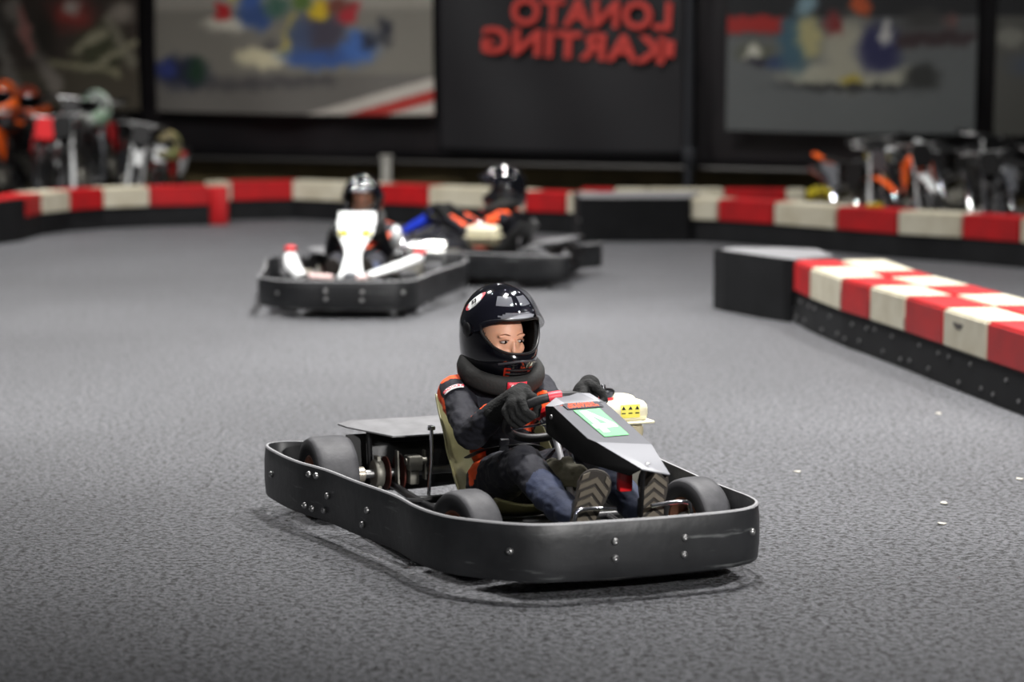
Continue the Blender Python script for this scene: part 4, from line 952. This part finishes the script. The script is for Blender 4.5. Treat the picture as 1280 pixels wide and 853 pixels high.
LB = [(6, 23.7, 176, 4, 1.02, (Or, Bk, Or, Bk, Gy), 'orange and black motorbike at the left edge of the photo'),
      (58, 23.7, 186, -4, .98, (Bk, Rd, Rd, Bk, Bk), 'black and red motorbike with dark fork, second from the left in the front row'),
      (32, 25.0, 172, 5, 1.12, (Or, Bk, Bk, Bk, Gy), 'black motorbike with orange fenders at the back of the left row'),
      (106, 23.7, 178, 5, 1.0, (Bk, Bk, Bk, Bk, Wt), 'black motorbike with white fork legs in the middle of the left row'),
      (90, 24.95, 188, -4, 1.14, (Rd, Bk, Rd, Bk, Gy), 'red and black motorbike standing behind the one with white fork legs'),
      (144, 24.85, 176, 4, 1.08, (Bk, Bk, Rd, Bk, Gy), 'black motorbike with a red tank at the back beside the red and black one'),
      (162, 23.7, 190, -9, .92, (Wt, Bk, Bk, Bk, Wt), 'black motorbike with white front fender near the right end of the left row'),
      (210, 23.6, 172, -4, .70, (Bk, Wt, Rd, Rd, Bk), 'small red and white minibike at the right end of the left row')]
for px, y, yw, ln, sc, pal, lb in LB: bike('motorbike', lb, (onp(px, y), y, 0), R(yw), ln, sc, pal, group=G1)
RB = [(1052, 20.3, 200, -10, .80, (Or, Gy, Bk, Bk, Wt), 'leftmost minibike of the right row, with orange fender'),
      (1104, 21.15, 172, 6, .86, (Yl, Bk, Yl, Bk, Gy), 'minibike with yellow fender and shroud in the right row'),
      (1143, 19.85, 183, 4, .86, (Wt, Bk, Or, Bk, Wt), 'white and orange minibike standing tallest in the right row'),
      (1190, 20.85, 200, -8, .90, (Wt, Bk, Bk, Bk, Wt), 'black minibike with white fender right of the orange one'),
      (1236, 19.25, 176, 5, .82, (Bk, Bk, Bk, Bk, Gy), 'black minibike with grey fork, second from the right edge'),
      (1280, 19.0, 188, -5, .84, (Bk, Gy, Bk, Bk, Gy), 'black and grey minibike at the right edge of the photo')]
for px, y, yw, ln, sc, pal, lb in RB: bike('minibike', lb, (onp(px, y), y, 0), R(yw), ln, sc, pal, 'minibike', group=G2)
# helmets left on the bikes
def loose_helmet(label, px, py, y, yaw, shell, sc=1.15):
    z = CAM_H-(py-70)/3022*y
    r_ = empty('helmet', (onp(px, y), y, z-.13*sc), label=label, cat='helmet')
    h_ = helmet(r_, Matrix.Translation((0, 0, .13*sc)) @ Matrix.Rotation(yaw, 4, 'Z') @ Matrix.Scale(sc, 4), False, shell, False); h_.name = 'shell'
    return r_
gw = mat('green_white_shell', (224, 226, 224), .2, var=1, vscale=7, var_rgb=(30, 120, 50), coat=1)
loose_helmet('green and white helmet on top of the left motorbikes', 124, 134, 23.7, R(150), gw)
loose_helmet('olive and beige helmet resting on the small red and white minibike', 214, 181, 23.35, R(160), mat('olive_shell', (166, 152, 110), .35, var=1, vscale=6, var_rgb=(108, 124, 70)), .92)
loose_helmet('orange helmet on the motorbikes at the left edge', 10, 122, 23.6, R(170), mat('orange_shell', (240, 104, 30), .2, coat=1))
loose_helmet('black and orange helmet right of the plain orange helmet', 40, 128, 23.9, R(200), mat('black_orange_shell', (20, 20, 20), .2, var=1, vscale=8, var_rgb=(236, 96, 20), coat=1))
# small things on the right barrier
q = gp(1027, 250, .37)
r_ = empty('toolbox', (q.x, q.y+.12, .372), R(8), label='yellow box with dark markings on the right barrier', cat='box')
bm = B(); rbox(bm, (0, 0, .04), (.20, .10, .08), .012); obj('box_body', bm, M_yellpl, r_)
bm = B(); tube(bm, cr([(-.06, 0, .078), (-.05, 0, .10), (.05, 0, .10), (.06, 0, .078)], 3), .006, 6); obj('handle', bm, M_yellpl, r_)
bm = B(); rbox(bm, (-.02, -.051, .045), (.03, .003, .04), .001); rbox(bm, (.03, -.051, .045), (.03, .003, .04), .001); obj('marking', bm, mat('brown_marks', (120, 84, 20), .6), r_)
q = gp(1097, 261, .37)
bm = B(); rbox(bm, (q.x+.0, q.y+.14, .387), (.13, .09, .03), .01); tag(obj('cloth', bm, M_yellpl), 'small yellow folded cloth on the barrier below the minibikes', 'cloth')

# pale flecks lying on the asphalt
for i, (px, py, lb) in enumerate([(997, 591, 'tiny pale scrap lying on the asphalt nearest the right front of the kart'), (1177, 656, 'pale scrap lowest of those on the asphalt at the right'),
                                  (1274, 600, 'pale scrap at the right edge of the photo below the barrier'), (1173, 518, 'pale scrap on the asphalt close to the foot of the right barrier'), (1180, 630, 'short pale scrap just above the lowest one on the right')]):
    q = gp(px, py, 0); bm = B(); n_ = 7
    ring = [(q.x+.013*math.cos(a)*(1+.4*math.sin(3*a+i)), q.y+.020*math.sin(a)*(1+.3*math.cos(2*a+i)), .002) for a in [2*math.pi*k/n_ for k in range(n_)]]
    plate(bm, ring, (0, 0, 1), .003); tag(obj('paper_scrap', bm, mat('pale_scrap', (160, 157, 148), .8)), lb, 'scrap')
